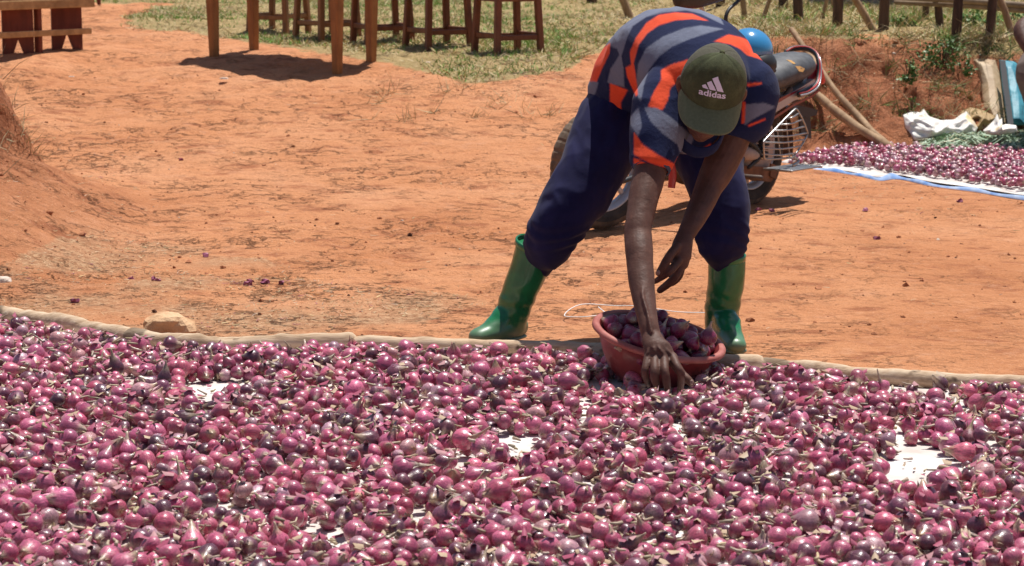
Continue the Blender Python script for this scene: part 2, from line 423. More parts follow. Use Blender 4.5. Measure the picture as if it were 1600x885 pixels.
# lawn and dry grass
n = 330000; x, y = ranxy(n, -4.6, 5.4, 12.3, 21.5)
pts = np.stack([x, y, H(x, y)], 1); gm, _, _ = masks(pts)
px, py = pix(pts); inside = (px > -60) & (px < 1660) & (py > -40)
dn = fbm(pts, 1.3, 3, 60); dn2 = noise3(pts, 6, 61)
keep = gm & inside & (rng.uniform(size=n) < np.clip(.40+.62*dn+.35*dn2, .05, 1)*np.where(y > 16, .75, 1))
pts = pts[keep]; dn = dn[keep]; dn2 = dn2[keep]; x, y = pts[:, 0], pts[:, 1]; px, py = px[keep], py[keep]; pts[:, 2] = H(x, y, True)-.004
N = len(pts); dry = sst((px-830)/200)*.55+np.where(px < 330, .2, 0)
dryb = rng.uniform(size=N) < np.clip(.36+dry*.85-.75*noise3(pts, .9, 63)-.25*dn2, .08, .97)
L = np.where(dryb, rng.uniform(.025, .075, N), rng.uniform(.018, .05, N))*(1+.9*sst((px-1000)/300))*(1+.5*(noise3(pts, 2, 64) > .35))
d = rng.normal(size=(N, 3))*[.75, .75, .2]+[0, 0, 1]; d = d/np.linalg.norm(d, axis=1)[:, None]*L[:, None]
d[dryb] = d[dryb]*[1.5, 1.5, .6]
cg = np.stack([rng.uniform(.17, .30, N), rng.uniform(.31, .48, N), rng.uniform(.06, .12, N)], 1)
cd = np.stack([rng.uniform(.50, .78, N), 0*x, 0*x], 1); cd[:, 1] = cd[:, 0]*rng.uniform(.74, .86, N); cd[:, 2] = cd[:, 0]*rng.uniform(.38, .52, N)
scatter_tris('grass', m_blade, pts, d, rng.uniform(.0022, .0042, N), np.where(dryb[:, None], cd, cg), 'short green and straw coloured grass on the slope behind the bare earth')
# straw, dry stems and chaff on the bare earth
n = 170000; x, y = ranxy(n, -3, 4.5, 7.0, 13.6); pts = np.stack([x, y, H(x, y)], 1); px, py = pix(pts); w = fbm(pts, 1.7, 4, 44)*26
st = inpoly(px+w*3, py+w*1.1, STRAW)
edge = inpoly(px+w, py-22+w*.3, GRASS) & (y > 12)
bankm = (y > 12.75) & (x > 1)
rgt = (px > 1150) & (py < 340) & (py > 240)
pr = .006+.34*st+.30*edge+.22*bankm*(noise3(pts, 2, 72) > -.1)+.06*rgt+.05*((px < 250) & (py > 200))
keep = (rng.uniform(size=n) < pr*np.clip(.6+noise3(pts, 4, 70), 0, 1.3)); pts = pts[keep]; bk = bankm[keep]; x, y = pts[:, 0], pts[:, 1]; pts[:, 2] = H(x, y, True)+.003
N = len(pts); L = rng.uniform(.006, .035, N)*(1+bk*1.5); d = rng.normal(size=(N, 3))*[1, 1, .12]; d = d/np.linalg.norm(d, axis=1)[:, None]*L[:, None]; d[:, 2] = abs(d[:, 2])
k = rng.uniform(.4, .75, N); cd = np.stack([k, k*rng.uniform(.66, .8, N), k*rng.uniform(.38, .5, N)], 1); pur = rng.uniform(size=N) < .05; cd[pur] = (.33, .09, .15)
scatter_tris('straw_litter', m_blade, pts, d, rng.uniform(.0009, .002, N), cd, 'dry straw and chaff scattered over the orange earth')
# tufts of long dry stems hanging over the cut bank
B_, D_, W_, C_ = [], [], [], []
for k in [*range(365), *range(400, 430)]:
    xx = rng.uniform(1.3, 3.9); yy = 13.05+abs(rng.normal())*.4+.05; 
    if rng.uniform() < .35: yy = rng.uniform(13.6, 14.2)
    if k > 340: xx = rng.uniform(-.9, 1.3); yy = rng.uniform(12.2, 13.5)
    if k > 400: xx = rng.uniform(-2.6, -2.2); yy = rng.uniform(9.2, 10.2)
    m = rng.integers(6, 18)
    gr = rng.uniform() < .22 and k < 300
    for j in range(m):
        q = np.array([xx+rng.normal()*.03, yy+rng.normal()*.03, 0]); q[2] = float(H(q[0], q[1], True)); B_.append(q)
        dd = np.array([rng.normal()*.6, rng.normal()*.5-.4, rng.uniform(-.1, 1.0)]); dd = nrm(dd)*rng.uniform(.05, .17); D_.append(dd)
        W_.append(rng.uniform(.0012, .0024)*(1.6 if gr else 1)); u = rng.uniform(.4, .7); C_.append((u*.28, u*.5, u*.14) if gr else (u, u*.8, u*.46))
scatter_tris('dry_grass_tufts', m_blade, np.array(B_), np.array(D_), np.array(W_), np.array(C_), 'long dry grass stems hanging over the cut earth bank')
# small clods and crumbs of soil
def icos():
    p = (1+5**.5)/2; v = [(-1, p, 0), (1, p, 0), (-1, -p, 0), (1, -p, 0), (0, -1, p), (0, 1, p), (0, -1, -p), (0, 1, -p), (p, 0, -1), (p, 0, 1), (-p, 0, -1), (-p, 0, 1)]
    f = [(0, 11, 5), (0, 5, 1), (0, 1, 7), (0, 7, 10), (0, 10, 11), (1, 5, 9), (5, 11, 4), (11, 10, 2), (10, 7, 6), (7, 1, 8), (3, 9, 4), (3, 4, 2), (3, 2, 6), (3, 6, 8), (3, 8, 9), (4, 9, 5), (2, 4, 11), (6, 2, 10), (8, 6, 7), (9, 8, 1)]
    return np.array(v, float)/math.hypot(1, p), np.array(f)
IV, IF = icos()
n = 9000; x, y = ranxy(n, -3.2, 4.0, 7.0, 14.0); bk = (y > 12.9) & (x > .8)
lf = (x < -1.2) & (y < 10.5)
keep = rng.uniform(size=n) < np.where(bk, .6, np.where(lf, .45, .3)); x, y, bk = x[keep], y[keep], bk[keep]; n = len(x)
sc = rng.gamma(1.5, .0017, n)*(1+bk*1.9)+.0012; sc = np.minimum(sc, .022)
Vv = IV[None]*(1+.35*rng.normal(size=(n, 12, 1)))*sc[:, None, None]*[1, 1, .7]+np.stack([x, y, H(x, y, True)+sc*.15], 1)[:, None]
Ff = (IF[None]+(np.arange(n)*12)[:, None, None]).reshape(-1, 3)
m_clod = attr_mat('soil_crumbs', 'tint', .95, .1)
ku = rng.uniform(.7, 1.25, n)[:, None]*np.array([.42, .175, .09]); ku[rng.uniform(size=n) < .03] = (.12, .06, .04)
ku[rng.uniform(size=n) < .03] = (.6, .48, .38)
tag(mesh('soil_crumbs', Vv.reshape(-1, 3), Ff, m_clod, attrs={'tint': np.repeat(ku, 12, 0)}), 'crumbs and small clods of red soil on the bare ground', kind='stuff')
# ------------------------------------------------------------------ onions
m_onion = M('red_onion_skin', (.3, .06, .13), .34, 0, .5); t = NT(m_onion)
a = t.n('ShaderNodeAttribute', attribute_name='tint'); oc = t.n('ShaderNodeAttribute', attribute_name='oc')
mp = t.n('ShaderNodeMapping'); mp.inputs['Scale'].default_value = (6, 6, .9); t.l(oc.outputs['Vector'], mp.inputs[0])
ns = t.noise(mp.outputs[0], 1.1, 4, .6); nb = t.noise(oc.outputs['Vector'], 1.3, 3, .6)
c = t.mix(1.0, a.outputs[0], t.ramp(ns, [(.32, (.62,)*3), (.66, (1.25, 1.2, 1.22))]), 'MULTIPLY')
sepw = a.outputs['Alpha']
c = t.mix(t.math('MULTIPLY', t.ramp(nb, [(.60, (0,)*3), (.74, (.8,)*3)]), sepw), c, (.38, .17, .17))
t.base(c)
t.l(t.ramp(nb, [(.4, (.26,)*3), (.66, (.46,)*3)]), t.b.inputs['Roughness'])
t.b.inputs['Coat Weight'].default_value = .4; t.b.inputs['Coat Roughness'].default_value = .2
t.bump(ns, .0012)
def onion_template(seed, n=12, lo=False, deep=False):
    r = np.random.default_rng(seed)
    squash = r.uniform(.80, 1.16); necklen = r.choice([.15, .3, .6, 1.0, 1.6], p=[.36, .32, .20, .10, .02]); bend = r.normal(size=2)*.35
    prof = [(-.93, .05), (-.88, .30), (-.66, .74), (-.3, .97), (.08, 1.0), (.42, .86), (.72, .58), (.95, .34), (1.2, .20)] if r.uniform() < .6 else [(-.93, .05), (-.88, .30), (-.66, .70), (-.3, .93), (.08, .97), (.42, .82), (.78, .58), (1.1, .38), (1.45, .22)]
    if lo: prof = [(-.9, .12), (-.6, .78), (-.1, 1.0), (.42, .86), (.78, .48), (1.1, .2)]
    zt = prof[-1][0]
    prof += [(zt+necklen*.45, .13), (zt+necklen, .10)]
    dark = r.uniform() < .19; pink = r.uniform()
    base = np.array([.40, .056, .12])*(1-.75*pink)+np.array([.62, .17, .26])*.75*pink
    if dark: base = np.array([.16, .05, .075])*r.uniform(.7, 1.25)
    base = base*r.uniform(.75, 1.15)
    if r.uniform() < .16: base = np.array([.46, .24, .27])
    if deep: base = np.array([.21, .028, .075])*r.uniform(.6, 1.4)+np.array([.06, 0, 0])*r.uniform(); necklen = min(necklen, .5) if seed != 500 else 1.6; r = np.random.default_rng(seed)
    neck = np.array([.44, .33, .22])*r.uniform(.8, 1.2); V = []; C = []; m = len(prof)
    ph = r.uniform(0, 6.28)
    for k, (z, rad) in enumerate(prof):
        off = bend*max(0, z-1.0)**1.2*.5
        for j in range(n):
            a = j*2*math.pi/n; rr = rad*(1+.05*math.sin(3*a+ph)+(.008 if deep else .022)*r.normal()*(rad > .5))
            V.append((rr*math.cos(a)+off[0], rr*math.sin(a)+off[1], z*squash))
            f = np.clip((z-.72)/.45, 0, 1); f2 = np.clip((-.72-z)/.2, 0, 1)*.7
            cc = base*(1-f)+neck*f; cc = cc*(1-f2)+np.array([.40, .26, .20])*f2; C.append((*cc, 1-max(f, f2)))
    F = []
    for k in range(m-1):
        for j in range(n):
            q = (k*n+j, k*n+(j+1) % n, (k+1)*n+(j+1) % n, (k+1)*n+j); F.append((q[0], q[1], q[2])); F.append((q[0], q[2], q[3]))
    for j in range(1, n-1): F.append((0, j+1, j)); F.append(((m-1)*n, (m-1)*n+j, (m-1)*n+j+1))
    # root tuft and loose skin flap
    for j in range(5 if not lo else 2):
        o = len(V); a = r.uniform(0, 6.28); q = np.array([math.cos(a)*.1, math.sin(a)*.1, -.88*squash]); t = q+np.array([r.normal()*.3, r.normal()*.3, -.3-.3*r.uniform()])
        s = np.array([.07, .05, 0]); V += [tuple(q-s), tuple(q+s), tuple(t)]; C += [(.5, .38, .24, 0)]*3; F += [(o, o+1, o+2)]
    if not lo:
        for j in range(0 if deep else 2):
            o = len(V); a = r.uniform(0, 6.28); ca, sa = math.cos(a), math.sin(a); w = r.uniform(.15, .3)
            pts = [(.45, .66, 0), (.5, .62, w), (.2, 1.05, w*.4), (.28, 1.35+r.uniform(0, .4), .1)]
            for rr, zz, sd in pts: V.append(((rr+.07)*ca-sd*sa, (rr+.07)*sa+sd*ca, zz*squash))
            cc = base*.8+np.array([.1, .05, .05]) if r.uniform() < .6 else np.array([.5, .38, .28]); C += [(*cc, .2)]*4; F += [(o, o+1, o+2), (o+1, o+3, o+2)]
    V = np.array(V); ocv = V+r.uniform(-20, 20, 3)
    return V, np.array(F), np.array(C), ocv
NVAR = 26
TPL = [onion_template(100+k) for k in range(NVAR)]
NDEEP = 10; TPL += [onion_template(500+k, 14, deep=True) for k in range(NDEEP)]
TPLO = [onion_template(300+k, 8, True) for k in range(14)]
def deposit(cands, radii, floor, K, wallf=None, zlim=None):
    cell = .07; grid = {}; out = []
    it = iter(cands)
    for r in radii:
        best = None
        for _ in range(K):
            c = next(it, None)
            if c is None: break
            x, y = c[0], c[1]; z = floor(x, y)+r*.86
            gx_, gy_ = int(x//cell), int(y//cell)
            for ax in (gx_-1, gx_, gx_+1):
                for ay in (gy_-1, gy_, gy_+1):
                    for (qx, qy, qz, qr) in grid.get((ax, ay), ()):
                        R = (r+qr)*.93; d2 = R*R-(qx-x)**2-(qy-y)**2
                        if d2 > 0:
                            zz = qz+math.sqrt(d2)
                            if zz > z: z = zz
            if best is None or z < best[2]: best = (x, y, z)
        if best is None: break
        if zlim and best[2] > zlim(best[0], best[1], r): continue
        q = (*best, r); grid.setdefault((int(q[0]//cell), int(q[1]//cell)), []).append(q); out.append(q)
    return np.array(out)
def rand_rot(n, lying=.9):
    # z axis of onion: mostly lying sideways, some upright
    ax = rng.normal(size=(n, 3)); ax[:, 2] = np.where(rng.uniform(size=n) < lying, ax[:, 2]*.45, abs(ax[:, 2])*2); ax /= np.linalg.norm(ax, axis=1)[:, None]
    tmp = rng.normal(size=(n, 3)); u = np.cross(ax, tmp); u /= np.linalg.norm(u, axis=1)[:, None]; v = np.cross(ax, u)
    return np.stack([u, v, ax], 2)
def onion_stuff(name, Q, tpls, label):
    Vs, Fs, Cs, Os = [], [], [], []; off = 0
    var = rng.integers(0, len(tpls), len(Q)); R = rand_rot(len(Q))
    for k, (TV, TF, TC, TO) in enumerate(tpls):
        sel = np.where(var == k)[0]
        if not len(sel): continue
        q = Q[sel]; VV = np.einsum('nij,vj->nvi', R[sel], TV)*q[:, 3][:, None, None]+q[:, None, :3]
        nv = len(TV); Vs.append(VV.reshape(-1, 3)); Fs.append((TF[None]+(off+np.arange(len(sel))*nv)[:, None, None]).reshape(-1, 3))
        g = rng.uniform(.72, 1.22, len(sel)); hue = rng.uniform(-.12, .12, len(sel))
        CC = np.tile(TC[None], (len(sel), 1, 1)); CC[..., :3] *= g[:, None, None]; CC[..., 2] *= (1+hue)[:, None]; CC[..., 0] *= (1-hue*.4)[:, None]
        Cs.append(CC.reshape(-1, 4)); Os.append((TO[None]+rng.uniform(-30, 30, (len(sel), 1, 3))).reshape(-1, 3)); off += nv*len(sel)
    o = mesh(name, np.concatenate(Vs), np.concatenate(Fs), m_onion, smooth=True, attrs={'tint': np.concatenate(Cs), 'oc': np.concatenate(Os)})
    tag(o, label, kind='stuff'); return o
TPLM = {}
DARKV = list(range(NVAR+1, NVAR+NDEEP)); LONGV = NVAR
def onion_obj(q, R, var, label, group):
    key = var
    if key not in TPLM:
        TV, TF, TC, TO = TPL[var]; o = mesh('onion', TV, TF, m_onion, smooth=True, attrs={'tint': TC, 'oc': TO}); TPLM[key] = o.data
    else:
        o = bpy.data.objects.new('onion', TPLM[key]); col.objects.link(o)
    o.matrix_world = Matrix.Translation(q[:3]) @ Matrix(R.tolist()).to_4x4() @ Matrix.Scale(float(q[3]), 4)
    tag(o, label, 'onion', group); return o
# logs: top line in the photo gives the distance
LOGTOP = [(-300, 462), (0, 487), (190, 521), (300, 532), (420, 533), (545, 531), (740, 536), (930, 544), (1180, 563), (1400, 586), (1600, 597), (1900, 612)]
def logD(px):
    return 3400*1.255/(np.interp(px, [a for a, _ in LOGTOP], [b for _, b in LOGTOP])+106)
LX = np.array([((p-800)/3400*logD(p), logD(p)) for p, _ in LOGTOP])
def log_y(x): return np.interp(x, LX[:, 0], LX[:, 1])
GAPS = [(322, 629, 42, 16), (298, 640, 18, 8), (1455, 752, 62, 27), (1440, 785, 36, 24), (822, 722, 40, 14), (815, 740, 26, 10), (922, 803, 26, 13), (365, 838, 42, 14), (655, 852, 34, 11), (1045, 636, 48, 9), (970, 628, 22, 9), (1430, 632, 60, 6),
        (1490, 645, 36, 6), (1535, 677, 24, 7), (95, 626, 18, 6), (645, 642, 16, 6), (1300, 647, 22, 7), (1415, 705, 18, 5), (510, 880, 40, 9), (1575, 726, 16, 5), (800, 577, 14, 5), (240, 884, 24, 6), (1365, 640, 22, 5)]
for _k in range(34):
    _y = random.uniform(575, 880); GAPS.append((random.uniform(0, 1600), _y, random.uniform(9, 20), random.uniform(3, 6)))
GW = [(1.3*3400/(b+106), a, b, c, d) for a, b, c, d in GAPS]
def ingap(x, y):
    px_ = 800+x/y*3400; py_ = -106+CAMZ*3400/y
    nz = .35*math.sin(x*37+y*11)+.3*math.sin(x*13-y*41)
    for _, a, b, c, d in GW:
        if ((px_-a)/(c*1.12))**2+((py_-b+2)/(d+9))**2 < 1+nz: return True
    return False
BOWL = np.array([P(1034, 560, 6.2)[0], 6.215]); 
def cand_main():
    while True:
        y = random.uniform(3.95, 7.35); w = y*.262+.1; x = random.uniform(-w, w)
        if y > log_y(x)-.07: continue
        if random.random() > w/2.1: continue
        if ingap(x, y): continue
        if (x-BOWL[0])**2+(y-BOWL[1])**2 < .112**2: continue
        if ((x-.425)/.075)**2+((y-5.93)/.10)**2 < 1: continue
        yield (x, y)
def rad(): return min(.0295, max(.0125, random.gauss(.0205, .0042)+(random.random() < .07)*.007))
NM = 5000
zl = lambda x, y, r: (.060 if y < log_y(x)-.35 else (.056 if y < log_y(x)-.16 else .034)) if (x-BOWL[0])**2+(y-BOWL[1])**2 > .26**2 else .045
Q = deposit(cand_main(), [rad() for _ in range(NM)], lambda x, y: .012, 4, zlim=zl)
qx, qy = pix(Q[:, :3]); infr = (qx > -10) & (qx < 1610) & (qy < 890)
order = [i for i in np.argsort(Q[:, 1]) if infr[i]]; near = set(order[:238])
mask = np.array([i in near for i in range(len(Q))])
near_idx = [i for i in order[:238]]
Rn = rand_rot(len(near_idx))
for k, i in enumerate(near_idx):
    onion_obj(Q[i], Rn[k], int(rng.integers(0, NVAR)), 'small purple red onion with dried neck in the crowded rows nearest the camera', 'red onions in the nearest rows of the drying layer')
onion_stuff('onion_layer', Q[~mask], TPL[:NVAR], 'thousands of small red onions spread to dry on the white sheet behind the nearest rows')
# white sheet below
m_sheet = varied('white_woven_sheet', (.50, .42, .37), (.74, .69, .66), 7, rough=.75, bump=.012)
m_blue = varied('blue_sheet_underside', (.03, .16, .52), (.05, .22, .62), 12, rough=.6, bump=.003)
sx = np.linspace(-2.6, 2.6, 240); rows = []
for k in range(150):
    f = k/149; ye = log_y(sx)+.03; yy = 3.2+(ye-3.2)*f; zz = .010+.004*noise3(np.stack([sx, yy, sx*0], 1), 5, 3)-.004*sst((f-.97)/.03)
    rows.append(np.stack([sx, yy, zz], 1))
Vs = np.concatenate(rows); i = np.arange(149*239); a = (i//239)*240+i % 239
sheet = mesh('drying_sheet', Vs, np.stack([a, a+1, a+241, a+240], 1), m_sheet, smooth=True)
tag(sheet, 'large white woven sheet on the ground under the onions in the foreground', 'sheet')
# loose skins and broken stalks on the onions
n = 5000; x = []; y = []
g_ = cand_main()
pts = np.array([next(g_) for _ in range(n)])
tree = {}
for q in Q: tree.setdefault((int(q[0]//.05), int(q[1]//.05)), []).append(q)
def topz(x, y):
    z = .014; a, b = int(x//.05), int(y//.05)
    for i in (a-1, a, a+1):
        for j in (b-1, b, b+1):
            for q in tree.get((i, j), ()):
                d2 = q[3]**2-(q[0]-x)**2-(q[1]-y)**2
                if d2 > 0: z = max(z, q[2]+math.sqrt(d2)*.95)
    return z
mb = MB(); CC = []
extra = []
for cx_, cy_, rx_, ry_ in GAPS:
    for j in range(int(rx_*.22)):
        p_ = (cx_+random.gauss(0, rx_*.8), cy_+random.gauss(0, ry_*.8)); Dd = 1.3*3400/(p_[1]+106); extra.append(((p_[0]-800)/3400*Dd, Dd))
for k, (x, y) in enumerate(list(pts)+extra):
    z = topz(x, y)+.002; ang = random.uniform(0, 6.28); c, s = math.cos(ang), math.sin(ang)
    if k % 2 == 0:    # stalk
        L = random.uniform(.012, .035); r = random.uniform(.0018, .0042); tz = random.uniform(-.25, .6)
        bx = random.uniform(-.9, .9); p0 = np.array([x, y, z]); p1 = p0+np.array([c, s, tz*.5])*L*.5; p2 = p1+np.array([c-bx*s, s+bx*c, tz])*L*.5
        V_, F_ = limb([p0, p1, p2], [r*1.2, r, r*.7], side=(0, 0, 1), n=5, sub=1, round_=False)
        u = random.uniform(.28, .62); mb.add(V_, F_, 0, (u, u*random.uniform(.74, .84), u*random.uniform(.46, .62)))
    else:
        w = random.uniform(.003, .010); l = random.uniform(.006, .016); q = []
        for a_, b_, zz in ((-1, -.7, 0), (0, -1, .4), (1, -.6, 0), (1.1, .5, .3), (0, 1, .8), (-.9, .6, .2)):
            q.append((x+(a_*w*c-b_*l*s), y+(a_*w*s+b_*l*c), z+zz*.011*random.uniform(.3, 1.8)))
        u = random.random(); cc = (.36, .075, .13) if u < .5 else ((.48, .24, .25) if u < .72 else ((.5, .36, .24) if u < .95 else (.16, .045, .06)))
        mb.add(q, [(0, 1, 4, 5), (1, 2, 3, 4)], 0, cc)
m_lit = attr_mat('dry_skin_litter', 'tint', .55, .3)
tag(mb.build('onion_skin_litter', m_lit, attr='tint', smooth=True), 'papery onion skins and broken dry stalks strewn between the drying onions', kind='stuff')
# ------------------------------------------------------------------ logs edging the sheet
def log_obj(pxs, rads, label, group='poles edging the drying sheet', name='edging_log', dy=0, seed=0, tops=None):
    pts = []
    for k, p in enumerate(pxs):
        D = logD(p)+dy; D = D if tops is None else 3400*1.255/(tops[k]+106)
        pts.append([(p-800)/3400*D, D+.012*math.sin(p*.013+seed), rads[k]+.004])
    pts = catmull(np.array(pts), 10); rr = np.interp(np.linspace(0, 1, len(pts)), np.linspace(0, 1, len(rads)), rads)
    pts[:, 2] = rr+.004
    V_, F_ = limb(pts, [(q, q) for q in rr], side=(0, 0, 1), n=14, sub=3, round_=True)
    V_ = np.array(V_); dv = fbm(V_, 9, 3, seed)*.0035+noise3(V_, 40, seed)*.0012; c = np.array([V_[:, 0], V_[:, 1], V_[:, 2]*0+.022], float).T
    V_ = V_+(V_-c)*[0, 1, 1]*(dv/.022)[:, None]*1.2
    o = mesh(name, V_, F_, m_loga, smooth=True, attrs={'tint': np.clip(1-.75*(noise3(V_*[3, 1, 1], 2.5, seed+9) > .55)[:, None]*[1, 1, 1], 0, 1)})
    tag(o, label, 'log', group); return o
m_loga = M('pale_dusty_pole', (.5, .3, .2), .85, 0, .2); t = NT(m_loga); a = t.n('ShaderNodeAttribute', attribute_name='tint')
nz = t.noise(t.coord('Object', (2, 14, 14)), 3, 6, .7); c = t.ramp(nz, [(.3, (.30, .19, .11)), (.5, (.54, .39, .26)), (.7, (.66, .53, .38))])
kn = t.noise(t.coord('Object'), 11, 3); c = t.mix(t.ramp(kn, [(.3, (.9,)*3), (.37, (0,)*3)]), c, (.07, .04, .025))
t.base(t.mix(.7, c, t.mix(1., c, a.outputs[0], 'MULTIPLY'))); t.bump(nz, .004)
log_obj([-250, -60, 60, 200], [.025, .027, .028, .026], 'pale pole at the left end, running down to the stone', seed=1)
log_obj([196, 300, 420, 540], [.027, .027, .026, .029], 'short crooked pale pole just in front of the stone, dark knots at both ends', seed=2)
log_obj([556, 740, 930, 1060, 1190], [.024, .026, .026, .026, .026], 'long pole in front of the green boots, passing behind the bowl', seed=3)
log_obj([1204, 1400, 1600, 1800], [.023, .025, .026, .026], 'pole at the right end, beyond the right boot', seed=4)
# rocks
def rock(name, c, size, seed, mat, label, cat='stone', group=None):
    V_, F_ = ellipsoid((0, 0, 0), np.diag([1, 1, 1.]), 20); V_ = np.array(V_)
    d = 1+.22*fbm(V_, 1.1, 2, seed)+.05*fbm(V_, 4, 2, seed+1); V_ = np.sign(V_)*abs(V_)**.75*d[:, None]; V_ = V_*np.array(size)
    V_[:, 2] = np.maximum(V_[:, 2], -size[2]*.4)+size[2]*.35
    o = mesh(name, V_+c, F_, mat, smooth=False); tag(o, label, cat, group); return o
g0 = G(258, 527); rock('stone', g0+[0, .03, 0], (.088, .06, .052), 6, m_rock, 'brown angular stone behind the pole at left')
rock('stone', G(6, 446), (.03, .03, .022), 9, m_pale_stone, 'pale flat stone at the left edge of the photo, on the sloping earth')
for (qx_, qy_, s_, lb) in ((350, 124, .028, 'pale stone lying on the earth below the tall table'), (112, 121, .016, 'small white stone below the bench'), (283, 106, .016, 'small white stone on the earth left of the table legs'), (669, 99, .02, 'white scrap of stone at the edge of the grass below the stools')):
    rock('stone', G(qx_, qy_), (s_, s_*.8, s_*.3), int(qx_), m_pale_stone, lb)
# peel scraps on the soil
m_peel = varied('fallen_onion_peel', (.22, .04, .09), (.4, .12, .18), 60, rough=.5)
mb = MB()
for (a_, b_) in [(390, 441), (388, 447), (240, 440), (247, 443), (205, 437), (118, 473), (283, 251), (1185, 331), (1370, 372), (1500, 316), (415, 444), (440, 446), (130, 368), (321, 400), (1205, 333), (1352, 330)]:
    q = G(a_, b_, True); q[2] = float(H(q[0], q[1], True)); V_, F_ = ellipsoid(q+[0, 0, .006], np.diag([.017, .012, .010])*random.uniform(.6, 1.1), 8); V_ = np.array(V_)+rng.normal(size=(len(V_), 3))*.0035; mb.add(V_, F_)
tag(mb.build('onion_peel_scraps', m_peel), 'scraps of purple onion peel lying on the bare earth', kind='stuff')
# white string on the ground beyond the bowl
m_str = M('white_string', (.8, .78, .76), .6)
sp = [(1130, 492), (1060, 494), (1000, 487), (960, 481), (915, 482), (893, 490), (882, 497), (900, 502), (922, 503), (945, 494), (935, 486)]
pp = [G(a_, b_)+[0, 0, .006+.006*(k % 3)] for k, (a_, b_) in enumerate(sp)]
V_, F_ = limb(pp, .0018, side=(0, 0, 1), n=6, sub=6); tag(mesh('string', V_, F_, m_str, smooth=True), 'loose white plastic string on the earth behind the bowl', 'string')
# ------------------------------------------------------------------ furniture
def stool(c, ang, label, mat, size=.33, hgt=.43, zs=None):
    root = empty('stool', c, label, 'stool', 'wooden stools standing in a row on the grass')
    ca, sa = math.cos(ang), math.sin(ang); u = np.array([ca, sa, 0]); v = np.array([-sa, ca, 0]); c = np.asarray(c); h = size/2
    cs = [(-1, -1), (1, -1), (1, 1), (-1, 1)]; tops = []
    for a_, b_ in cs:
        q = c+u*a_*h+v*b_*h; q[2] = float(H(q[0], q[1], True))-.01; tp = c+u*a_*(h-.02)+v*b_*(h-.02)+[0, 0, hgt-.03]; tops.append((q, tp))
        MB().beam(q, tp, .042, .042, u).build('leg', mat, root)
    for k in range(4):
        (q1, t1), (q2, t2) = tops[k], tops[(k+1) % 4]; f = .27
        a1, a2 = q1+(t1-q1)*f, q2+(t2-q2)*f; a1[2] = a2[2] = c[2]+hgt*(.27 if k % 2 else .24); d = nrm(a2-a1)
        MB().beam(a1+d*.02, a2-d*.02, .034, .02, (0, 0, 1)).build('stretcher', mat, root)
        a1, a2 = t1-[0, 0, .03], t2-[0, 0, .03]; d = nrm(a2-a1); MB().beam(a1+d*.02, a2-d*.02, .06, .022, (0, 0, 1)).build('apron', mat, root)
    MB().box(c+[0, 0, hgt-.012], (size+.05, size+.05, .03), np.array([u, v, [0, 0, 1]]), bev=.004).build('seat', mat, root)
    return root
SA = .49
for (a_, b_, an, lb, mt) in ((793, 82, SA, 'dark red wooden stool at the right end of the row', m_stool), (684, 73, SA+.05, 'dark red stool second from the right, nearly touching the last one', m_stool),
                         (597, 66, SA-.1, 'brown stool in the middle of the row, seen behind the right table legs', m_stool), (511, 60, SA+.2, 'lighter brown stool seen between the two right table legs', m_stool2), (436, 48, -.45, 'brown stool at the left end of the row behind the left table legs', m_stool2)):
    stool(G(a_, b_), an, lb, mt)
# tall table
root = empty('table', G(458, 98), 'tall orange brown wooden table with tapered legs standing on the bare earth', 'table')
ft = [G(335, 91), G(527, 115), G(580, 103), G(397, 81)]; dz = max(q[2] for q in ft)+.74; mid = sum(ft)/4
tp = []
for q in ft:
    t_ = q+(mid-q)*(-.02); t_[2] = dz; tp.append(t_)
e1 = nrm(ft[1]-ft[0])
for q, t_ in zip(ft, tp): MB().beam(q-[0, 0, .015], t_, .052, .052, e1, w2=.085, d2=.085).build('leg', m_table, root)
for k in range(4):
    a1, a2 = tp[k], tp[(k+1) % 4]; d = nrm(a2-a1); MB().beam(a1+d*.04-[0, 0, .06], a2-d*.04-[0, 0, .06], .12, .03, (0, 0, 1)).build('apron', m_table, root)
u = nrm((tp[1]-tp[0])*[1, 1, 0]); v = np.cross([0, 0, 1], u); L1 = np.linalg.norm(tp[1]-tp[0]); L2 = abs((tp[3]-tp[0])@v)
for k in range(3):
    MB().box(sum(tp)/4+v*(k-1)*(L2+.12)/3+[0, 0, .016], (L1+.12, (L2+.12)/3-.003, .03), np.array([u, v, [0, 0, 1]]), bev=.003).build('board', m_table, root)
# bench
q0, q1 = G(45, 91), G(121, 81)
root = empty('bench', q0, 'low plank bench with red brown ends and pale yellow side rails at the left edge', 'bench')
u = nrm((q1-q0)*[1, 1, 0]); v = np.cross([0, 0, 1], u); zb = (q0[2]+q1[2])/2; BH = .40
def panel(c, w, h, notch, th, u_, n_, name, mat, par):
    P2 = [(-w/2, 0), (-notch, 0), (0, .13 if notch else 0), (notch, 0), (w/2, 0), (w/2*.98, h), (-w/2*.98, h)] if notch else [(-w/2, 0), (w/2, 0), (w/2, h), (-w/2, h)]
    V_ = [np.asarray(c)+u_*a_+np.array([0, 0, b_])+n_*s_*th/2 for s_ in (-1, 1) for a_, b_ in P2]; m_ = len(P2)
    F_ = [(i, (i+1) % m_, m_+(i+1) % m_, m_+i) for i in range(m_)]
    if notch: F_ += [(0, 6, 2, 1), (6, 5, 2), (5, 4, 3, 2)]; F_ += [tuple(x+7 for x in f[::-1]) for f in F_[-3:]]
    else: F_ += [(3, 2, 1, 0), (4, 5, 6, 7)]
    return mesh(name, V_, F_, mat, par)
wv = nrm(u*.5+v*.87)
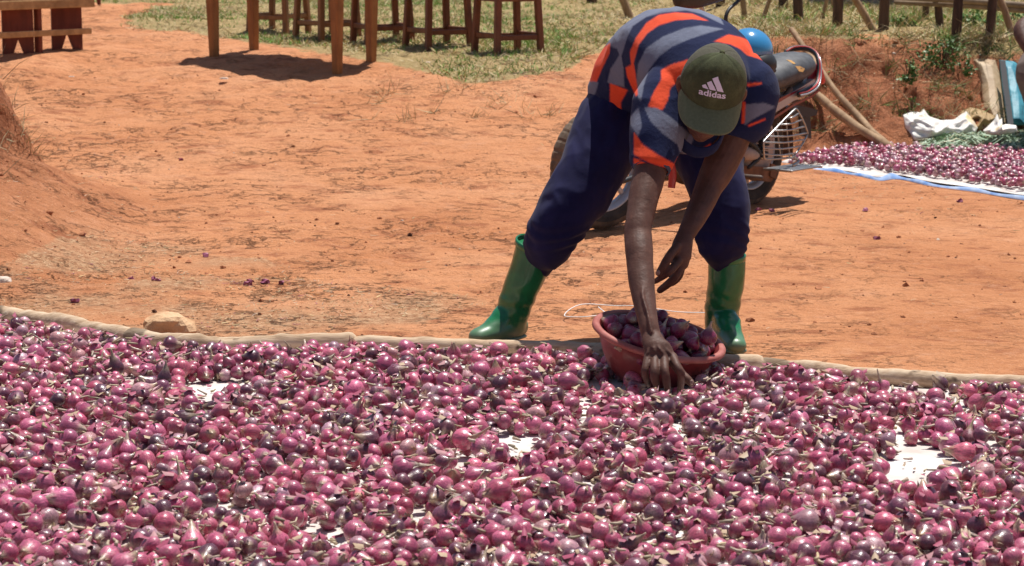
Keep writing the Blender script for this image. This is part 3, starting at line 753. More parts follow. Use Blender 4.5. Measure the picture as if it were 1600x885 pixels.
for q, sft in ((q0, 0), (q1, 0)):
    pu = nrm(u*.80-v*.6); pn = np.cross([0, 0, 1], pu)
    c_ = np.array([q[0], q[1], float(H(q[0], q[1]))-.008])+v*.1
    panel(c_, .21, zb+BH-c_[2]-.03, .045, .035, pu, pn, 'end_board', m_bench_red, root)
q2 = q0-(q1-q0)*1.6+[0, 0, 0]; panel(np.array([q2[0], q2[1], zb-.02])+v*.1, .21, BH-.02, .045, .035, nrm(u*.8-v*.6), np.cross([0, 0, 1], nrm(u*.8-v*.6)), 'end_board', m_bench_red, root)
A_ = np.array([*(q0-u*1.5)[:2], zb]); B_2 = np.array([*(q1+u*.13)[:2], zb])
MB().beam(A_+[0, 0, BH-.055]-v*.035, B_2+[0, 0, BH-.055]-v*.035, .062, .022, (0, 0, 1)).build('side_rail', m_bench_pale, root)
MB().beam(A_+[0, 0, BH-.055]+v*.24, B_2+[0, 0, BH-.055]+v*.24, .062, .022, (0, 0, 1)).build('side_rail', m_bench_pale, root)
MB().beam(A_+[0, 0, .15]-v*.032, B_2+[0, 0, .15]-v*.032-u*.03, .04, .018, (0, 0, 1)).build('stretcher', m_bench_pale, root)
for k in range(2): MB().beam(A_+[0, 0, BH-.01]+v*(.03+k*.15), B_2+[0, 0, BH-.01]+v*(.03+k*.15), .142, .025, v).build('seat_board', m_bench_top, root)
MB().beam(np.array([*(q0+u*.1+v*.01)[:2], zb-.01]), np.array([*(q0+u*.1+v*.01)[:2], zb+BH-.04]), .035, .05, u).build('post', m_bench_red, root)
# fragments behind the bench at the top left
mt_b = M('blue_plastic', (.04, .16, .33), .5); mt_dk = M('dark_cloth', (.03, .03, .035), .9)
root2 = empty('bench', G(140, 8), 'short dark wooden bench end behind the bench at the top left', 'bench')
for dx_ in (0, .28): panel(G(140, 8)+[dx_*.15-.04, dx_, -.01], .10, .38, .02, .03, np.array([1., 0, 0]), np.array([0, 1., 0]), 'end_board', m_bench_red, root2)
MB().box(G(140, 8)+[0, .14, .38], (.16, .5, .025)).build('seat', m_bench_top, root2)
rb = G(12, -14); tag(MB().box(rb+[0, 0, .14], (.25, .2, .3), bev=.03).build('plastic_crate', mt_b), 'blue plastic crate behind the bench at the top left corner', 'crate')
# ------------------------------------------------------------------ fence on the bank
def post(px_, by, w, slant=0, curve=0, h=.75, label='', name='fence_post', g='rough fence posts along the top of the bank', dD=0, mat=None):
    q = G(px_, by); s_ = FPX/q[1]; r = w/s_/2
    pts = [q+[0, 0, -.06], q+[slant*.33+curve, 0, h*.33], q+[slant*.66+curve*.6, 0, h*.66], q+[slant, .02, h]]
    V_, F_ = limb(pts, [r*1.08, r, r*.95, r*.85], n=10, sub=4, side=(1, 0, 0)); V_ = np.array(V_); V_ += (fbm(V_, 14, 3, int(px_))*.006)[:, None]*nrm(np.array([1, 1, .2]))
    tag(mesh(name, V_, F_, mat or m_post, smooth=True), label, 'post', g)
PO = [(925, 6, 16, 0, .0, 'pale stump of a fence post above the crouched back, left of the leaning log'), (1126, 10, 14, 0, .0, 'fence post above the mirror stem of the motorcycle'), (1224, 12, 14, .0, .0, 'distant fence post left of the two close posts above the seat'), (1249, 34, 15, -.03, -.01, 'dark forked fence post directly above the motorcycle seat'),
      (1308, 40, 16, .02, 0, 'stout fence post between the seat and the big leaning pole'), (1380, 44, 16, .02, 0, 'dark post at the foot of the long leaning pole'), (1446, 34, 10, .0, .0, 'thin straight post before the pink grey boards'),
      (1470, 42, 12, -.06, -.01, 'curved thin post before the pink grey boards'), (1493, 66, 15, .03, .0, 'thick dark post nearest the sacks, under the rail'), (1545, 69, 14, .04, 0, 'dark post above the tan sack')]
for p_ in PO: post(p_[0], p_[1], p_[2], p_[3], p_[4], label=p_[5])
for (a_, b_, w_, sl_, h_, lb) in ((988, 26, 12, -.35, .7, 'leaning pale log standing behind the crouched back'), (1166, 30, 9, -.12, .6, 'thin leaning stick just right of the mirror stem'), (1187, 34, 7, .22, .5, 'thin stick leaning right behind the blue helmet'), (1282, 30, 6, .12, .4, 'thin crooked stick between two posts'),
                              (1371, 44, 11, -.52, .65, 'long leaning pole crossing before the pink grey boards'), (1590, 66, 11, -.28, .6, 'pale leaning pole at the right edge, beside the last post'), (1306, 14, 8, -.1, .4, 'thin pale stick behind the stout post')):
    post(a_, b_, w_, sl_, 0, h_, lb, 'leaning_pole', 'sticks and poles leaning along the fence', mat=m_pole)
for k, (p0, p1, lb) in enumerate((((1385, -4), (1640, 12), 'upper round rail of the fence at the top right'), ((1400, 4), (1640, 20), 'lower round rail of the fence at the top right'))):
    a_ = P(p0[0], p0[1], 15.2); b_ = P(p1[0], p1[1], 14.0); V_, F_ = limb([a_, (a_+b_)/2+[0, 0, .01], b_], [.017, .02, .02], n=10, side=(0, 0, 1)); tag(mesh('fence_rail', V_, F_, m_rail, smooth=True), lb, 'rail')
# board wall behind
wb = empty('board_wall', G(1400, 30), 'pinkish grey wall of upright boards behind the fence', 'wall')
qa = P(1262, 26, 17.6); qb = P(1560, 34, 16.9); nb_ = 34
for k in range(nb_):
    f = (k+.5)/nb_; c_ = qa+(qb-qa)*f; z0 = float(H(c_[0], c_[1]))-.05; w_ = np.linalg.norm(qb-qa)/nb_
    MB().box((c_[0], c_[1]+.008*(k % 2)+random.uniform(0, .004), z0+.65), (w_*.96, .02, 1.3+random.uniform(-.03, .03)), bev=.004).build('board', m_wall, wb)
cw = empty('clay_house', P(1620, 25, 22), 'orange clay house wall far behind the fence at the right edge', 'house')
MB().box((P(1660, 25, 22)[0], 22, float(H(5.5, 22))+.6), (1.55, .3, 1.5)).build('wall', m_clay, cw)
MB().box((P(1660, 25, 22)[0], 22, float(H(5.5, 22))+1.38), (1.75, .7, .05)).build('roof', m_wall, cw)
# poles leaning down the bank
pg = 'long poles sliding down the cut bank'
for (pts_, r_, lb) in ((((1237, 46, 13.75), (1290, 122, 13.35), (1345, 188, 13.05), (1388, 228, 12.75)), (.018, .02, .022, .022), 'thin straight pole leaning down the cut bank, its top nearest the grass'),
                      (((1212, 92, 13.6), (1272, 146, 13.3), (1335, 196, 13.0), (1398, 234, 12.7)), (.022, .026, .028, .026), 'thicker pole leaning on the bank below the thin pole')):
    P3 = [P(*q) for q in pts_]; V_, F_ = limb(P3, list(r_), n=12, sub=5, side=(0, 1, 0)); V_ = np.array(V_); V_ += (fbm(V_, 10, 3, 3)*.006)[:, None]*np.array([.5, .3, .8])
    tag(mesh('leaning_pole', V_, F_, m_pole, smooth=True), lb, 'pole', pg)
# bushes on the bank
m_leaf = attr_mat('weed_leaves', 'tint', .5, .4, mul=.15)
def weed(px_, py_, Dp, rx, rz, n, label, lsz=.02):
    c = P(px_, py_, Dp); mb = MB()
    for k in range(n):
        d = nrm(rng.normal(size=3)); r = rng.uniform(.3, 1)**.6; q = c+d*[rx*r, rx*.7*r, rz*r]
        if noise3(q[None], 22, 5)[0] < -.25: continue
        a_ = nrm(rng.normal(size=3)+[0, -.3, .6]); b_ = nrm(np.cross(a_, rng.normal(size=3))); L_ = lsz*rng.uniform(.6, 1.4); u_ = rng.uniform(.7, 1.4)
        s_ = np.cross(a_, b_)*L_*.32; tt = b_*L_
        mb.add([q, q+tt*.5+s_, q+tt, q+tt*.5-s_], [(0, 1, 2), (0, 2, 3)], 0, (.085*u_, .18*u_, .035*u_))
    root = empty('weed', c-[0, 0, rz], label, 'plant', 'green weeds on the cut bank'); mb.build('foliage', m_leaf, root, attr='tint')
    sb = MB()
    for k in range(7):
        d = nrm(rng.normal(size=3)+[0, 0, 1]); sb.tube([c-[0, -.05, rz*.9], c+d*[rx*.4, 0, rz*.2], c+d*[rx*.8, 0, rz*.8]], .0025, 5)
    sb.build('stem', m_post, root)
weed(1475, 86, 13.55, .16, .13, 1100, 'large dark green weed at the top of the cut bank'); weed(1418, 112, 13.35, .065, .085, 420, 'small upright green weed halfway up the bank')
weed(1425, 162, 13.15, .03, .035, 90, 'tiny green sprout low on the bank'); weed(1512, 108, 13.5, .05, .06, 200, 'small weed beside the tan sack'); weed(1545, 84, 13.8, .12, .06, 400, 'green weed behind the tan sack')
weed(1400, 42, 15, .14, .07, 380, 'low green weed at the foot of the dark fence post', .025); weed(1530, 45, 15, .18, .13, 500, 'leafy green weed between the last two fence posts', .028); weed(1330, 42, 15.2, .1, .06, 200, 'pale green weed right of the stout fence post')
weed(1590, 40, 15.2, .12, .12, 300, 'green weed behind the last leaning pole', .028)
# ------------------------------------------------------------------ second drying sheet
def flat(px_, py_, z=.0): 
    d = ray(px_, py_); k = (z-CAMZ)/d[2]; return np.array([0, 0, CAMZ])+d*k
S2 = [(1222, 263), (1245, 254), (1290, 243), (1340, 234), (1372, 233), (1410, 236), (1500, 232), (1700, 215), (1760, 330), (1600, 309), (1530, 298), (1450, 287), (1405, 277), (1372, 280), (1330, 272), (1285, 266), (1250, 265)]
def ribbon(poly_in, off, z, nm, mat, lb, top=None):
    pass
pts2 = np.array([flat(a_, b_) for a_, b_ in S2]); cen = pts2.mean(0)
V_ = [[*cen[:2], .012]]; ringn = 6; m_ = len(pts2)*6; bd = catmull(np.vstack([pts2, pts2[:1]]), 6)[:-1]
for k in range(1, ringn+1):
    for j in range(len(bd)):
        q = cen+(bd[j]-cen)*k/ringn; V_.append([q[0], q[1], .012+(.006*math.sin(j*.9+k) if k < ringn-1 else 0)])
nbd = len(bd); F_ = [(0, 1+j, 1+(j+1) % nbd) for j in range(nbd)]
for k in range(ringn-1):
    for j in range(nbd): F_.append((1+k*nbd+j, 1+(k+1)*nbd+j, 1+(k+1)*nbd+(j+1) % nbd, 1+k*nbd+(j+1) % nbd))
s2 = empty('drying_sheet', cen, 'far white sheet with a blue hem on the ground at the foot of the bank', 'sheet')
mesh('sheet', V_, F_, m_sheet, s2, smooth=True)
m_hem = varied('faded_blue_hem', (.10, .25, .58), (.45, .55, .72), 9, rough=.7, bump=.002)
# blue hem along the front, folded under
hem = catmull(np.array([flat(a_, b_) for a_, b_ in [(1222, 265), (1285, 268), (1330, 274), (1372, 283), (1405, 281), (1450, 291), (1530, 302), (1600, 314), (1760, 336)]]), 8)
V_ = []; 
for k, q in enumerate(hem):
    wv_ = .006*math.sin(k*.7)+.012*math.exp(-((k-28)/4)**2); wd = .5+.5*math.sin(k*.23+1); V_ += [q+[0, .03*wd+.02, .015+wv_*.5], q+[0, .010, .018+wv_], q+[0, -.006, .003]]
F_ = [f for k in range(len(hem)-1) for f in ((k*3, k*3+1, k*3+4, k*3+3), (k*3+1, k*3+2, k*3+5, k*3+4))]
mesh('hem', V_, F_, [m_hem], s2, smooth=True)
V_ = np.array([flat(a_, b_)+[0, 0, zz] for a_, b_, zz in [(1392, 240, .02), (1400, 233, .05), (1425, 234, .05), (1430, 241, .02)]]); mesh('corner_fold', V_, [(0, 1, 2, 3)], m_blue, s2)
# roll of white sheet at the back left edge
hem = catmull(np.array([flat(a_, b_) for a_, b_ in [(1225, 262), (1262, 250), (1300, 243), (1345, 236), (1378, 238)]]), 6)
V_, F_ = limb(hem+[0, 0, .02], [(.02, .02)]*len(hem), n=8, sub=1, side=(0, 0, 1)); mesh('rolled_edge', V_, F_, m_sheet, s2, smooth=True)
S2o = [(1232, 262), (1262, 254), (1300, 247), (1350, 240), (1400, 241), (1500, 238), (1720, 228), (1740, 322), (1600, 303), (1530, 292), (1450, 280), (1380, 272), (1320, 264), (1270, 262)]
def cand2():
    wp = [flat(a_, b_) for a_, b_ in S2o]; x0, x1 = min(q[0] for q in wp), max(q[0] for q in wp); y0, y1 = min(q[1] for q in wp), max(q[1] for q in wp); pl = [(q[0], q[1]) for q in wp]
    while True:
        X_ = rng.uniform(x0, x1, 400); Y_ = rng.uniform(y0, y1, 400); ok = inpoly(X_, Y_, pl)
        for a_, b_ in zip(X_[ok], Y_[ok]): yield (a_, b_)
Q2 = deposit(cand2(), [rad()*.88 for _ in range(3300)], lambda x, y: .02, 4, zlim=lambda x, y, r: .062)
onion_stuff('far_onion_layer', Q2, TPLO, 'red onions spread on the far blue edged sheet below the bank')
# green onion leaves heap
mb = MB()
for k in range(6500):
    a_ = rng.uniform(1420, 1690); b_ = rng.uniform(212, 256)-(0 if True else 0)
    if a_ < 1470 and b_ < 226: continue
    if b_ > 248-8*math.sin(a_*.05): continue
    q = flat(a_, b_, 0)+[0, 0, .03+rng.uniform(0, .085)*sst((a_-1400)/90)*sst((254-b_)/12)]; an = rng.normal()*.7+(3.14 if rng.uniform() < .5 else 0); L_ = rng.uniform(.08, .26)
    d = np.array([math.cos(an), math.sin(an)*.8, rng.normal()*.15])*L_; sd = nrm(np.cross(d, [rng.normal()*.3, rng.normal()*.3, 1]))*rng.uniform(.003, .006); sag = np.array([0, 0, -.02-.05*L_]); u_ = rng.uniform(.75, 1.35)
    c_ = (.30*u_, .42*u_, .27*u_) if rng.uniform() < .75 else (.42*u_, .40*u_, .24*u_)
    p0, p1, p2 = q-d*.5+sag, q+[0, 0, .01], q+d*.5+sag
    mb.add([p0-sd, p0+sd, p1+sd+[0, 0, .004], p1-sd, p2], [(0, 1, 2, 3), (3, 2, 4)], 0, c_)
tag(mb.build('onion_leaves', m_leaf, attr='tint'), 'heap of cut grey green onion leaves at the back of the far sheet', 'leaves', kind='stuff')
# ------------------------------------------------------------------ sacks
m_sackw = varied('white_woven_sack', (.62, .58, .52), (.80, .77, .73), 10, rough=.6, bump=.004); t = NT(m_sackw); nn_ = t.noise(t.coord('Object'), 4.5, 3); t.base(t.mix(t.ramp(nn_, [(.60, (0,)*3), (.66, (.8,)*3)]), (.76, .72, .67), (.68, .46, .16)))
m_sackt = varied('tan_woven_sack', (.40, .27, .15), (.55, .42, .27), 7, (1, 1, 2.2), rough=.65, bump=.006)
m_sackb = varied('turquoise_woven_sack', (.035, .20, .28), (.06, .32, .42), 9, (1, 1, 2), rough=.55, bump=.006)
m_dark = M('dark_strip', (.03, .03, .035), .6)
m_kraft = varied('brown_sack', (.30, .19, .08), (.42, .28, .13), 8, rough=.7, bump=.006)
m_yel = M('yellow_print', (.62, .38, .07), .6)
def crumpled(name, c, size, seed, mat, label, rotz=0, amp=.35):
    V_, F_ = ellipsoid((0, 0, 0), np.eye(3), 40); V_ = np.array(V_)
    rdg = 1-abs(noise3(V_*[1, 1, 1.3], 1.6, seed))*1.5; r2 = 1-abs(noise3(V_, 3.6, seed+3))*1.6
    V_ = V_*(1+amp*.55*rdg+.12*r2)[:, None]; V_ = V_*np.array(size); V_[:, 2] = np.maximum(V_[:, 2], -size[2]*.45)+size[2]*.4
    ca, sa = math.cos(rotz), math.sin(rotz); V_ = np.stack([V_[:, 0]*ca-V_[:, 1]*sa, V_[:, 0]*sa+V_[:, 1]*ca, V_[:, 2]], 1)
    o = mesh(name, V_+c, F_, mat, smooth=True); 
    if label: tag(o, label, 'sack')
    return o
def cloth_sack(name, outline, Dn, th, seed, mat, label, bulge=.06, wr=1.0, wf=.7):
    """crumpled fabric: outline in photo pixels, lifted into a folded body around depth Dn"""
    import itertools
    xs = [p_[0] for p_ in outline]; ys = [p_[1] for p_ in outline]; tall = max(ys)-min(ys) > (max(xs)-min(xs))
    op = catmull(np.array([*outline, outline[0]], float), 3); K_, J_ = 64, 34; V_ = []; F_ = []
    a0, a1 = (min(ys), max(ys)) if tall else (min(xs), max(xs)); n_ = len(outline)
    for side in (0, 1):
        for k in range(K_+1):
            a_ = a0+.02+(a1-a0-.04)*k/K_; hits = []
            for i in range(n_):
                (x1, y1), (x2, y2) = outline[i], outline[(i+1) % n_]; p1, q1, p2, q2 = (y1, x1, y2, x2) if tall else (x1, y1, x2, y2)
                if (p1 > a_) != (p2 > a_): hits.append(q1+(q2-q1)*(a_-p1)/(p2-p1))
            lo_, hi_ = min(hits), max(hits)
            for j in range(J_+1):
                b_ = lo_+(hi_-lo_)*j/J_; X_, Y_ = (b_, a_) if tall else (a_, b_)
                dd = min(j, J_-j)/J_*(hi_-lo_); dd = min(dd, (a_-a0)*1.0+1, (a1-a_)*1.0+1); e = min(1, dd/12.)**.6
                w_ = .5+.5*noise3(np.array([[X_, Y_*.8, seed*9.]]), .05*wf, seed)[0]
                w2 = (1-abs(noise3(np.array([[X_*1.1+Y_*.7, Y_-X_*.25, seed*5.]]), .075*wf, seed+2)[0])*2.4)+.35*(1-abs(noise3(np.array([[X_*.5-Y_, Y_*.6, 3.]]), .16*wf, seed+4)[0])*2)
                D_ = Dn-(bulge*e+(.05*w_*e+.035*w2*e)*wr if side == 0 else -th*e*.4)+(Y_-max(ys))*-.0045; V_.append(P(X_, Y_, D_))
    m_ = (K_+1)*(J_+1)
    for side in (0, 1):
        for k in range(K_):
            for j in range(J_):
                f = [side*m_+k*(J_+1)+j, side*m_+(k+1)*(J_+1)+j, side*m_+(k+1)*(J_+1)+j+1, side*m_+k*(J_+1)+j+1]; F_.append(tuple(f if side == 0 else f[::-1]))
    o = mesh(name, V_, F_, mat, smooth=True); 
    if label: tag(o, label, 'sack')
    return o
cloth_sack('sack', [(1411, 180), (1425, 174), (1438, 176), (1443, 170), (1452, 182), (1470, 188), (1490, 187), (1503, 178), (1510, 174), (1520, 186), (1528, 200), (1523, 212), (1500, 214), (1470, 214), (1440, 218), (1428, 221), (1415, 205)], 12.95, .1, 1, m_sackw, 'crumpled white woven sack lying at the foot of the bank')
cloth_sack('sack', [(1488, 186), (1503, 172), (1516, 167), (1535, 172), (1556, 182), (1549, 200), (1530, 206), (1512, 196)], 13.1, .1, 4, m_kraft, 'brown crumpled sack between the white sack and the standing tan sack')
cloth_sack('sack', [(1536, 204), (1545, 196), (1553, 188), (1558, 178), (1562, 188), (1566, 184), (1560, 198), (1572, 194), (1588, 196), (1590, 206), (1560, 212), (1540, 210)], 12.8, .1, 8, m_sackw, 'small crumpled white bag beside the onion leaves, in front of the tan sack')
cloth_sack('sack', [(1519, 93), (1540, 91), (1560, 94), (1566, 130), (1573, 194), (1548, 196), (1536, 170), (1532, 130)], 13.25, .1, 12, m_sackt, 'tall tan woven sack standing against the bank', .07, .3, .35)
bs = cloth_sack('sack', [(1561, 94), (1580, 95), (1588, 98), (1596, 112), (1604, 150), (1606, 196), (1574, 197), (1566, 140)], 13.2, .1, 15, m_sackb, 'tall turquoise blue woven sack with a dark strip, standing at the right edge', .08, .3, .35)
mb = MB(); 
for k in range(12):
    f = k/11; a_ = 1562+13*f; b_ = 95+100*f; D_ = 13.2-.165-.0045*(b_-197)+.0
    mb.V += [tuple(P(a_, b_, D_)), tuple(P(a_+9, b_, D_-.02))]; mb.C += [(1, 1, 1)]*2
    if k: o_ = len(mb.V); mb.F.append((o_-4, o_-3, o_-1, o_-2)); mb.m.append(0)
mb.build('dark_strip', m_dark, bs)
# ------------------------------------------------------------------ motorcycle
m_tyre = varied('tyre_rubber', (.028, .025, .022), (.07, .055, .042), 20, rough=.85, bump=.002)
m_tyre2 = varied('dusty_tread', (.11, .075, .05), (.20, .14, .095), 25, rough=.95, bump=.002)
m_chrome = M('chrome', (.42, .41, .40), .38, 1.0); m_alloy = varied('grey_alloy', (.30, .32, .36), (.46, .47, .5), 6, rough=.45, bump=0, metal=.6)
m_black = M('black_plastic', (.018, .018, .02), .5); m_blackmetal = varied('dirty_black_metal', (.02, .018, .018), (.10, .06, .04), 14, rough=.6, bump=.002)
m_seat = varied('grey_black_seat', (.045, .047, .052), (.085, .088, .095), 30, rough=.55, bump=.001)
m_silver = M('silver_grey_panel', (.42, .42, .44), .32, .35, .5, .5); m_maroon = M('maroon_graphic', (.20, .015, .03), .3, 0, .5, .5)
m_redp = M('red_plastic', (.55, .03, .025), .35, 0, .5, .3); m_foam = M('torn_foam', (.55, .30, .10), .9)
m_rust = varied('dusty_brown_metal', (.10, .05, .03), (.24, .13, .08), 12, rough=.85, bump=.002)
m_dustwhite = varied('dusty_hub_cover', (.40, .31, .26), (.52, .42, .36), 10, rough=.8, bump=.001)
RA = np.array([1.120, 10.28, 0]); hv = nrm([-.629, -.778, 0]); nv = np.array([.778, -.629, 0.])
def BA(a, l, z): return RA+hv*a+nv*l+np.array([0, 0, z])
def BX(px_, py_, l):
    d = ray(px_, py_); o = np.array([0, 0, CAMZ]); k = (l-(o-RA)@nv)/(d@nv); return o+d*k
bike = empty('motorcycle', BA(.5, 0, 0), 'parked red and silver motorcycle with a wire guard at its side, behind the bending man', 'motorcycle')
def wheel(c, axis, R, tr, nm, front):
    axis = nrm(axis); u = np.array([0, 0, 1.]); w = np.cross(axis, u)
    na, nc = 144, 14; V_ = []; F_ = []; fm = []
    for i in range(na):
        a = i*2*math.pi/na; e = u*math.cos(a)+w*math.sin(a)
        for j in range(nc):
            b = j*2*math.pi/nc; rr = tr; g = (.0035 if (i % 4 == 0 and abs(math.cos(b/1)) > .2 and math.cos(b) > 0) else 0)
            V_.append(c+e*(R-tr+math.cos(b)*(tr-g))+axis*math.sin(b)*tr*.92)
    for i in range(na):
        for j in range(nc):
            F_.append((i*nc+j, i*nc+(j+1) % nc, ((i+1) % na)*nc+(j+1) % nc, ((i+1) % na)*nc+j)); bb = (j+.5)*2*math.pi/nc; fm.append(1 if math.cos(bb) > .35 else 0)
    root = mesh(nm, V_, F_, [m_tyre, m_tyre2], bike, smooth=False, fm=fm)
    V_ = []; F_ = []; prof = [(R-tr*1.55, -.03), (R-tr*1.9, -.026), (R-tr*2.3, -.012), (R-tr*2.3, .012), (R-tr*1.9, .026), (R-tr*1.55, .03)]
    for i in range(72):
        a = i*2*math.pi/72; e = u*math.cos(a)+w*math.sin(a)
        for rr, l in prof: V_.append(c+e*rr+axis*l)
    for i in range(72):
        for j in range(5): F_.append((i*6+j, i*6+j+1, ((i+1) % 72)*6+j+1, ((i+1) % 72)*6+j))
        F_.append((i*6+5, i*6, ((i+1) % 72)*6, ((i+1) % 72)*6+5))
    mesh('rim', V_, F_, m_alloy, root, smooth=True)
    for i in range(5):
        for dv in (-.10, .10):
            a = i*2*math.pi/5+.35; e1_ = u*math.cos(a+dv*2.2)+w*math.sin(a+dv*2.2); e0_ = u*math.cos(a)+w*math.sin(a)
            MB().beam(c+e0_*.03, c+e1_*(R-tr*2.25), .016, .02, axis).build('spoke', m_alloy, root)
    V_, F_ = loft([(c-axis*.05, u*.035, w*.035), (c-axis*.045, u*.045, w*.045), (c+axis*.045, u*.045, w*.045), (c+axis*.05, u*.035, w*.035)], 20); mesh('hub', V_, F_, m_alloy, root)
    return root
fc = np.array([P(940, 275, 9.44)[0], 9.44, .286]); fax = np.array([.574, -.819, 0]); fh = np.array([-.819, -.574, 0])
wheel(fc, fax, .270, .046, 'front_wheel', True)
rc = BA(0, 0, .285); rw = wheel(rc, nv, .275, .048, 'rear_wheel', False)
V_, F_ = loft([(rc+nv*.045, np.array([0, 0, .15]), hv*.15), (rc+nv*.058, np.array([0, 0, .12]), hv*.12), (rc+nv*.068, np.array([0, 0, .03]), hv*.03)], 40); mesh('hub_cover', V_, F_, m_dustwhite, rw, smooth=True)
hd = BA(.74, 0, .70); 
for s_ in (-1, 1):
    V_, F_ = limb([fc+fax*.075*s_, fc+fax*.075*s_-fh*.06+[0, 0, .22], hd+fax*.075*s_+fh*.02], [.024, .022, .018], n=12, side=(1, 0, 0)); mesh('fork_tube', V_, F_, m_alloy, bike, smooth=True)
V_, F_ = [], []
for i in range(20):
    a = -.1+1.2*i/19; e = np.array([0, 0, 1.])*math.cos(a)-fh*math.sin(a)
    for k in range(7): b = -1+2*k/6; V_.append(fc+e*(.285-.02*b*b)+fax*.055*b)
for i in range(19):
    for k in range(6): F_.append((i*7+k, i*7+k+1, (i+1)*7+k+1, (i+1)*7+k))
mesh('front_mudguard', V_, F_, m_black, bike, smooth=True)
V_, F_ = limb([hd+fax*.36+[0, 0, .13]-fh*.1, hd+fax*.2+[0, 0, .11]-fh*.04, hd+[0, 0, .05], hd-fax*.2+[0, 0, .11]-fh*.04, hd-fax*.36+[0, 0, .13]-fh*.1], .012, n=10, side=(0, 0, 1)); hb = mesh('handlebar', V_, F_, m_black, bike, smooth=True)
gp = BX(1148, 64, .34); gq = BX(1122, 46, .30)
V_, F_ = limb([gp, gq], .019, n=12, side=(0, 0, 1)); mesh('grip', V_, F_, m_black, hb, smooth=True)
V_, F_ = limb([BX(1150, 60, .36), BX(1134, 50, .40), BX(1118, 50, .37)], [.006, .005, .005], n=8, side=(0, 0, 1)); mesh('brake_lever', V_, F_, m_chrome, hb, smooth=True)
V_, F_ = ellipsoid(BX(1138, 54, .32), np.array([hv*.03, nv*.035, [0, 0, .022]]), 12); mesh('switch_box', V_, F_, m_black, hb, smooth=True)
V_, F_ = limb([BX(1138, 48, .32), BX(1134, 30, .32), BX(1139, 15, .32), BX(1155, 0, .32), BX(1160, -18, .33)], [.010, .009, .008, .008, .007], n=10, side=(0, 1, 0)); ms = mesh('mirror', V_, F_, m_black, hb, smooth=True)
V_, F_ = ellipsoid(BX(1165, -38, .34), np.array([[.06, 0, 0], [0, .018, 0], [0, 0, .045]]), 18); mesh('mirror_head', V_, F_, m_black, ms, smooth=True)
V_, F_ = limb([BX(1062, -4, .05), BX(1090, -6, .06), BX(1126, -8, .08)], [(.05, .03), (.055, .035), (.03, .02)], n=16, side=(0, 0, 1)); mesh('instrument_cluster', V_, F_, m_black, bike, smooth=True)
V_, F_ = limb([BX(1096, 10, .06), BX(1099, 30, .06)], [.012, .01], n=10, side=(1, 0, 0)); mesh('cluster_bracket', V_, F_, m_chrome, bike, smooth=True)
# tank, engine, frame
V_, F_ = limb([BA(.20, 0, .62), BA(.35, 0, .67), BA(.52, 0, .69), BA(.66, 0, .66)], [(.09, .07), (.13, .10), (.13, .11), (.07, .07)], n=20, side=nv); mesh('fuel_tank', V_, F_, m_redp, bike, smooth=True)
V_, F_ = ellipsoid(BA(.84, 0, .66), np.array([hv*.07, nv*.09, [0, 0, .09]]), 20); mesh('headlight', V_, F_, m_silver, bike, smooth=True)
eb = MB(); eb.box(BA(.42, 0, .32), (.30, .20, .20), np.array([hv, nv, [0, 0, 1]]), bev=.03).box(BA(.50, 0, .45), (.12, .13, .16), np.array([hv, nv, [0, 0, 1]]), bev=.02); en = eb.build('engine', m_blackmetal, bike)
fb = MB()
for k in range(7): fb.box(BA(.50, 0, .40+.022*k), (.16, .17, .006), np.array([hv, nv, [0, 0, 1]]))
fb.build('cooling_fins', m_blackmetal, en)
V_, F_ = loft([(BA(.40, .10, .30), hv*.09, np.array([0, 0, .09])), (BA(.40, .125, .30), hv*.075, np.array([0, 0, .075]))], 24); mesh('crankcase_cover', V_, F_, m_rust, en, smooth=False)
for pts_, r_, nm_ in (([BA(.72, 0, .62), BA(.60, 0, .35), BA(.45, 0, .18)], .018, 'frame_tube'), ([BA(.70, .05, .64), BA(.2, .09, .58), BA(-.35, .08, .62)], .014, 'frame_tube'), ([BA(.70, -.05, .64), BA(.2, -.09, .58), BA(-.35, -.08, .62)], .014, 'frame_tube'),
                    ([BA(.25, .1, .22), BA(.1, .10, .36), BA(-.2, .10, .56)], .014, 'frame_tube'), ([BA(.5, -.13, .2), BA(.2, -.15, .2), BA(-.3, -.16, .28)], .035, 'exhaust_pipe'), ([BA(.3, .11, .2), BA(.36, .22, .20), BA(.36, .30, .20)], .012, 'footrest')):
    V_, F_ = limb(pts_, r_, n=10, side=(0, 0, 1)); mesh(nm_, V_, F_, m_blackmetal if nm_ != 'exhaust_pipe' else m_chrome, bike, smooth=True)
def plate(pts_px, l, th, name, mat, par=bike, dl=None):
    n_ = len(pts_px); V_ = []
    for s_ in (0, 1):
        for k, (a_, b_) in enumerate(pts_px): V_.append(BX(a_, b_, l+(dl[k] if dl else 0))-nv*th*s_)
    F_ = [tuple(range(n_)), tuple(range(2*n_-1, n_-1, -1))]+[(i, n_+i, n_+(i+1) % n_, (i+1) % n_) for i in range(n_)]
    return mesh(name, V_, F_, mat, par)
plate([(1062, 254), (1100, 250), (1150, 258), (1205, 262), (1216, 270), (1205, 285), (1150, 276), (1100, 270), (1062, 270)], .09, .03, 'chain_case', m_rust)
plate([(1206, 256), (1216, 260), (1212, 280), (1204, 276)], .10, .012, 'bracket', m_rust)
V_, F_ = limb([BX(1050, 262, .02), BX(1070, 268, .04), BX(1092, 276, .06)], [.05, .06, .045], n=16, side=(0, 0, 1)); mesh('crankcase', V_, F_, m_blackmetal, bike, smooth=True)
V_, F_ = limb([BX(975, 283, .10), BX(1010, 268, .1), BX(1050, 240, .08)], [.012, .010, .010], n=8, side=(0, 0, 1)); mesh('brake_cable', V_, F_, m_black, bike, smooth=True)
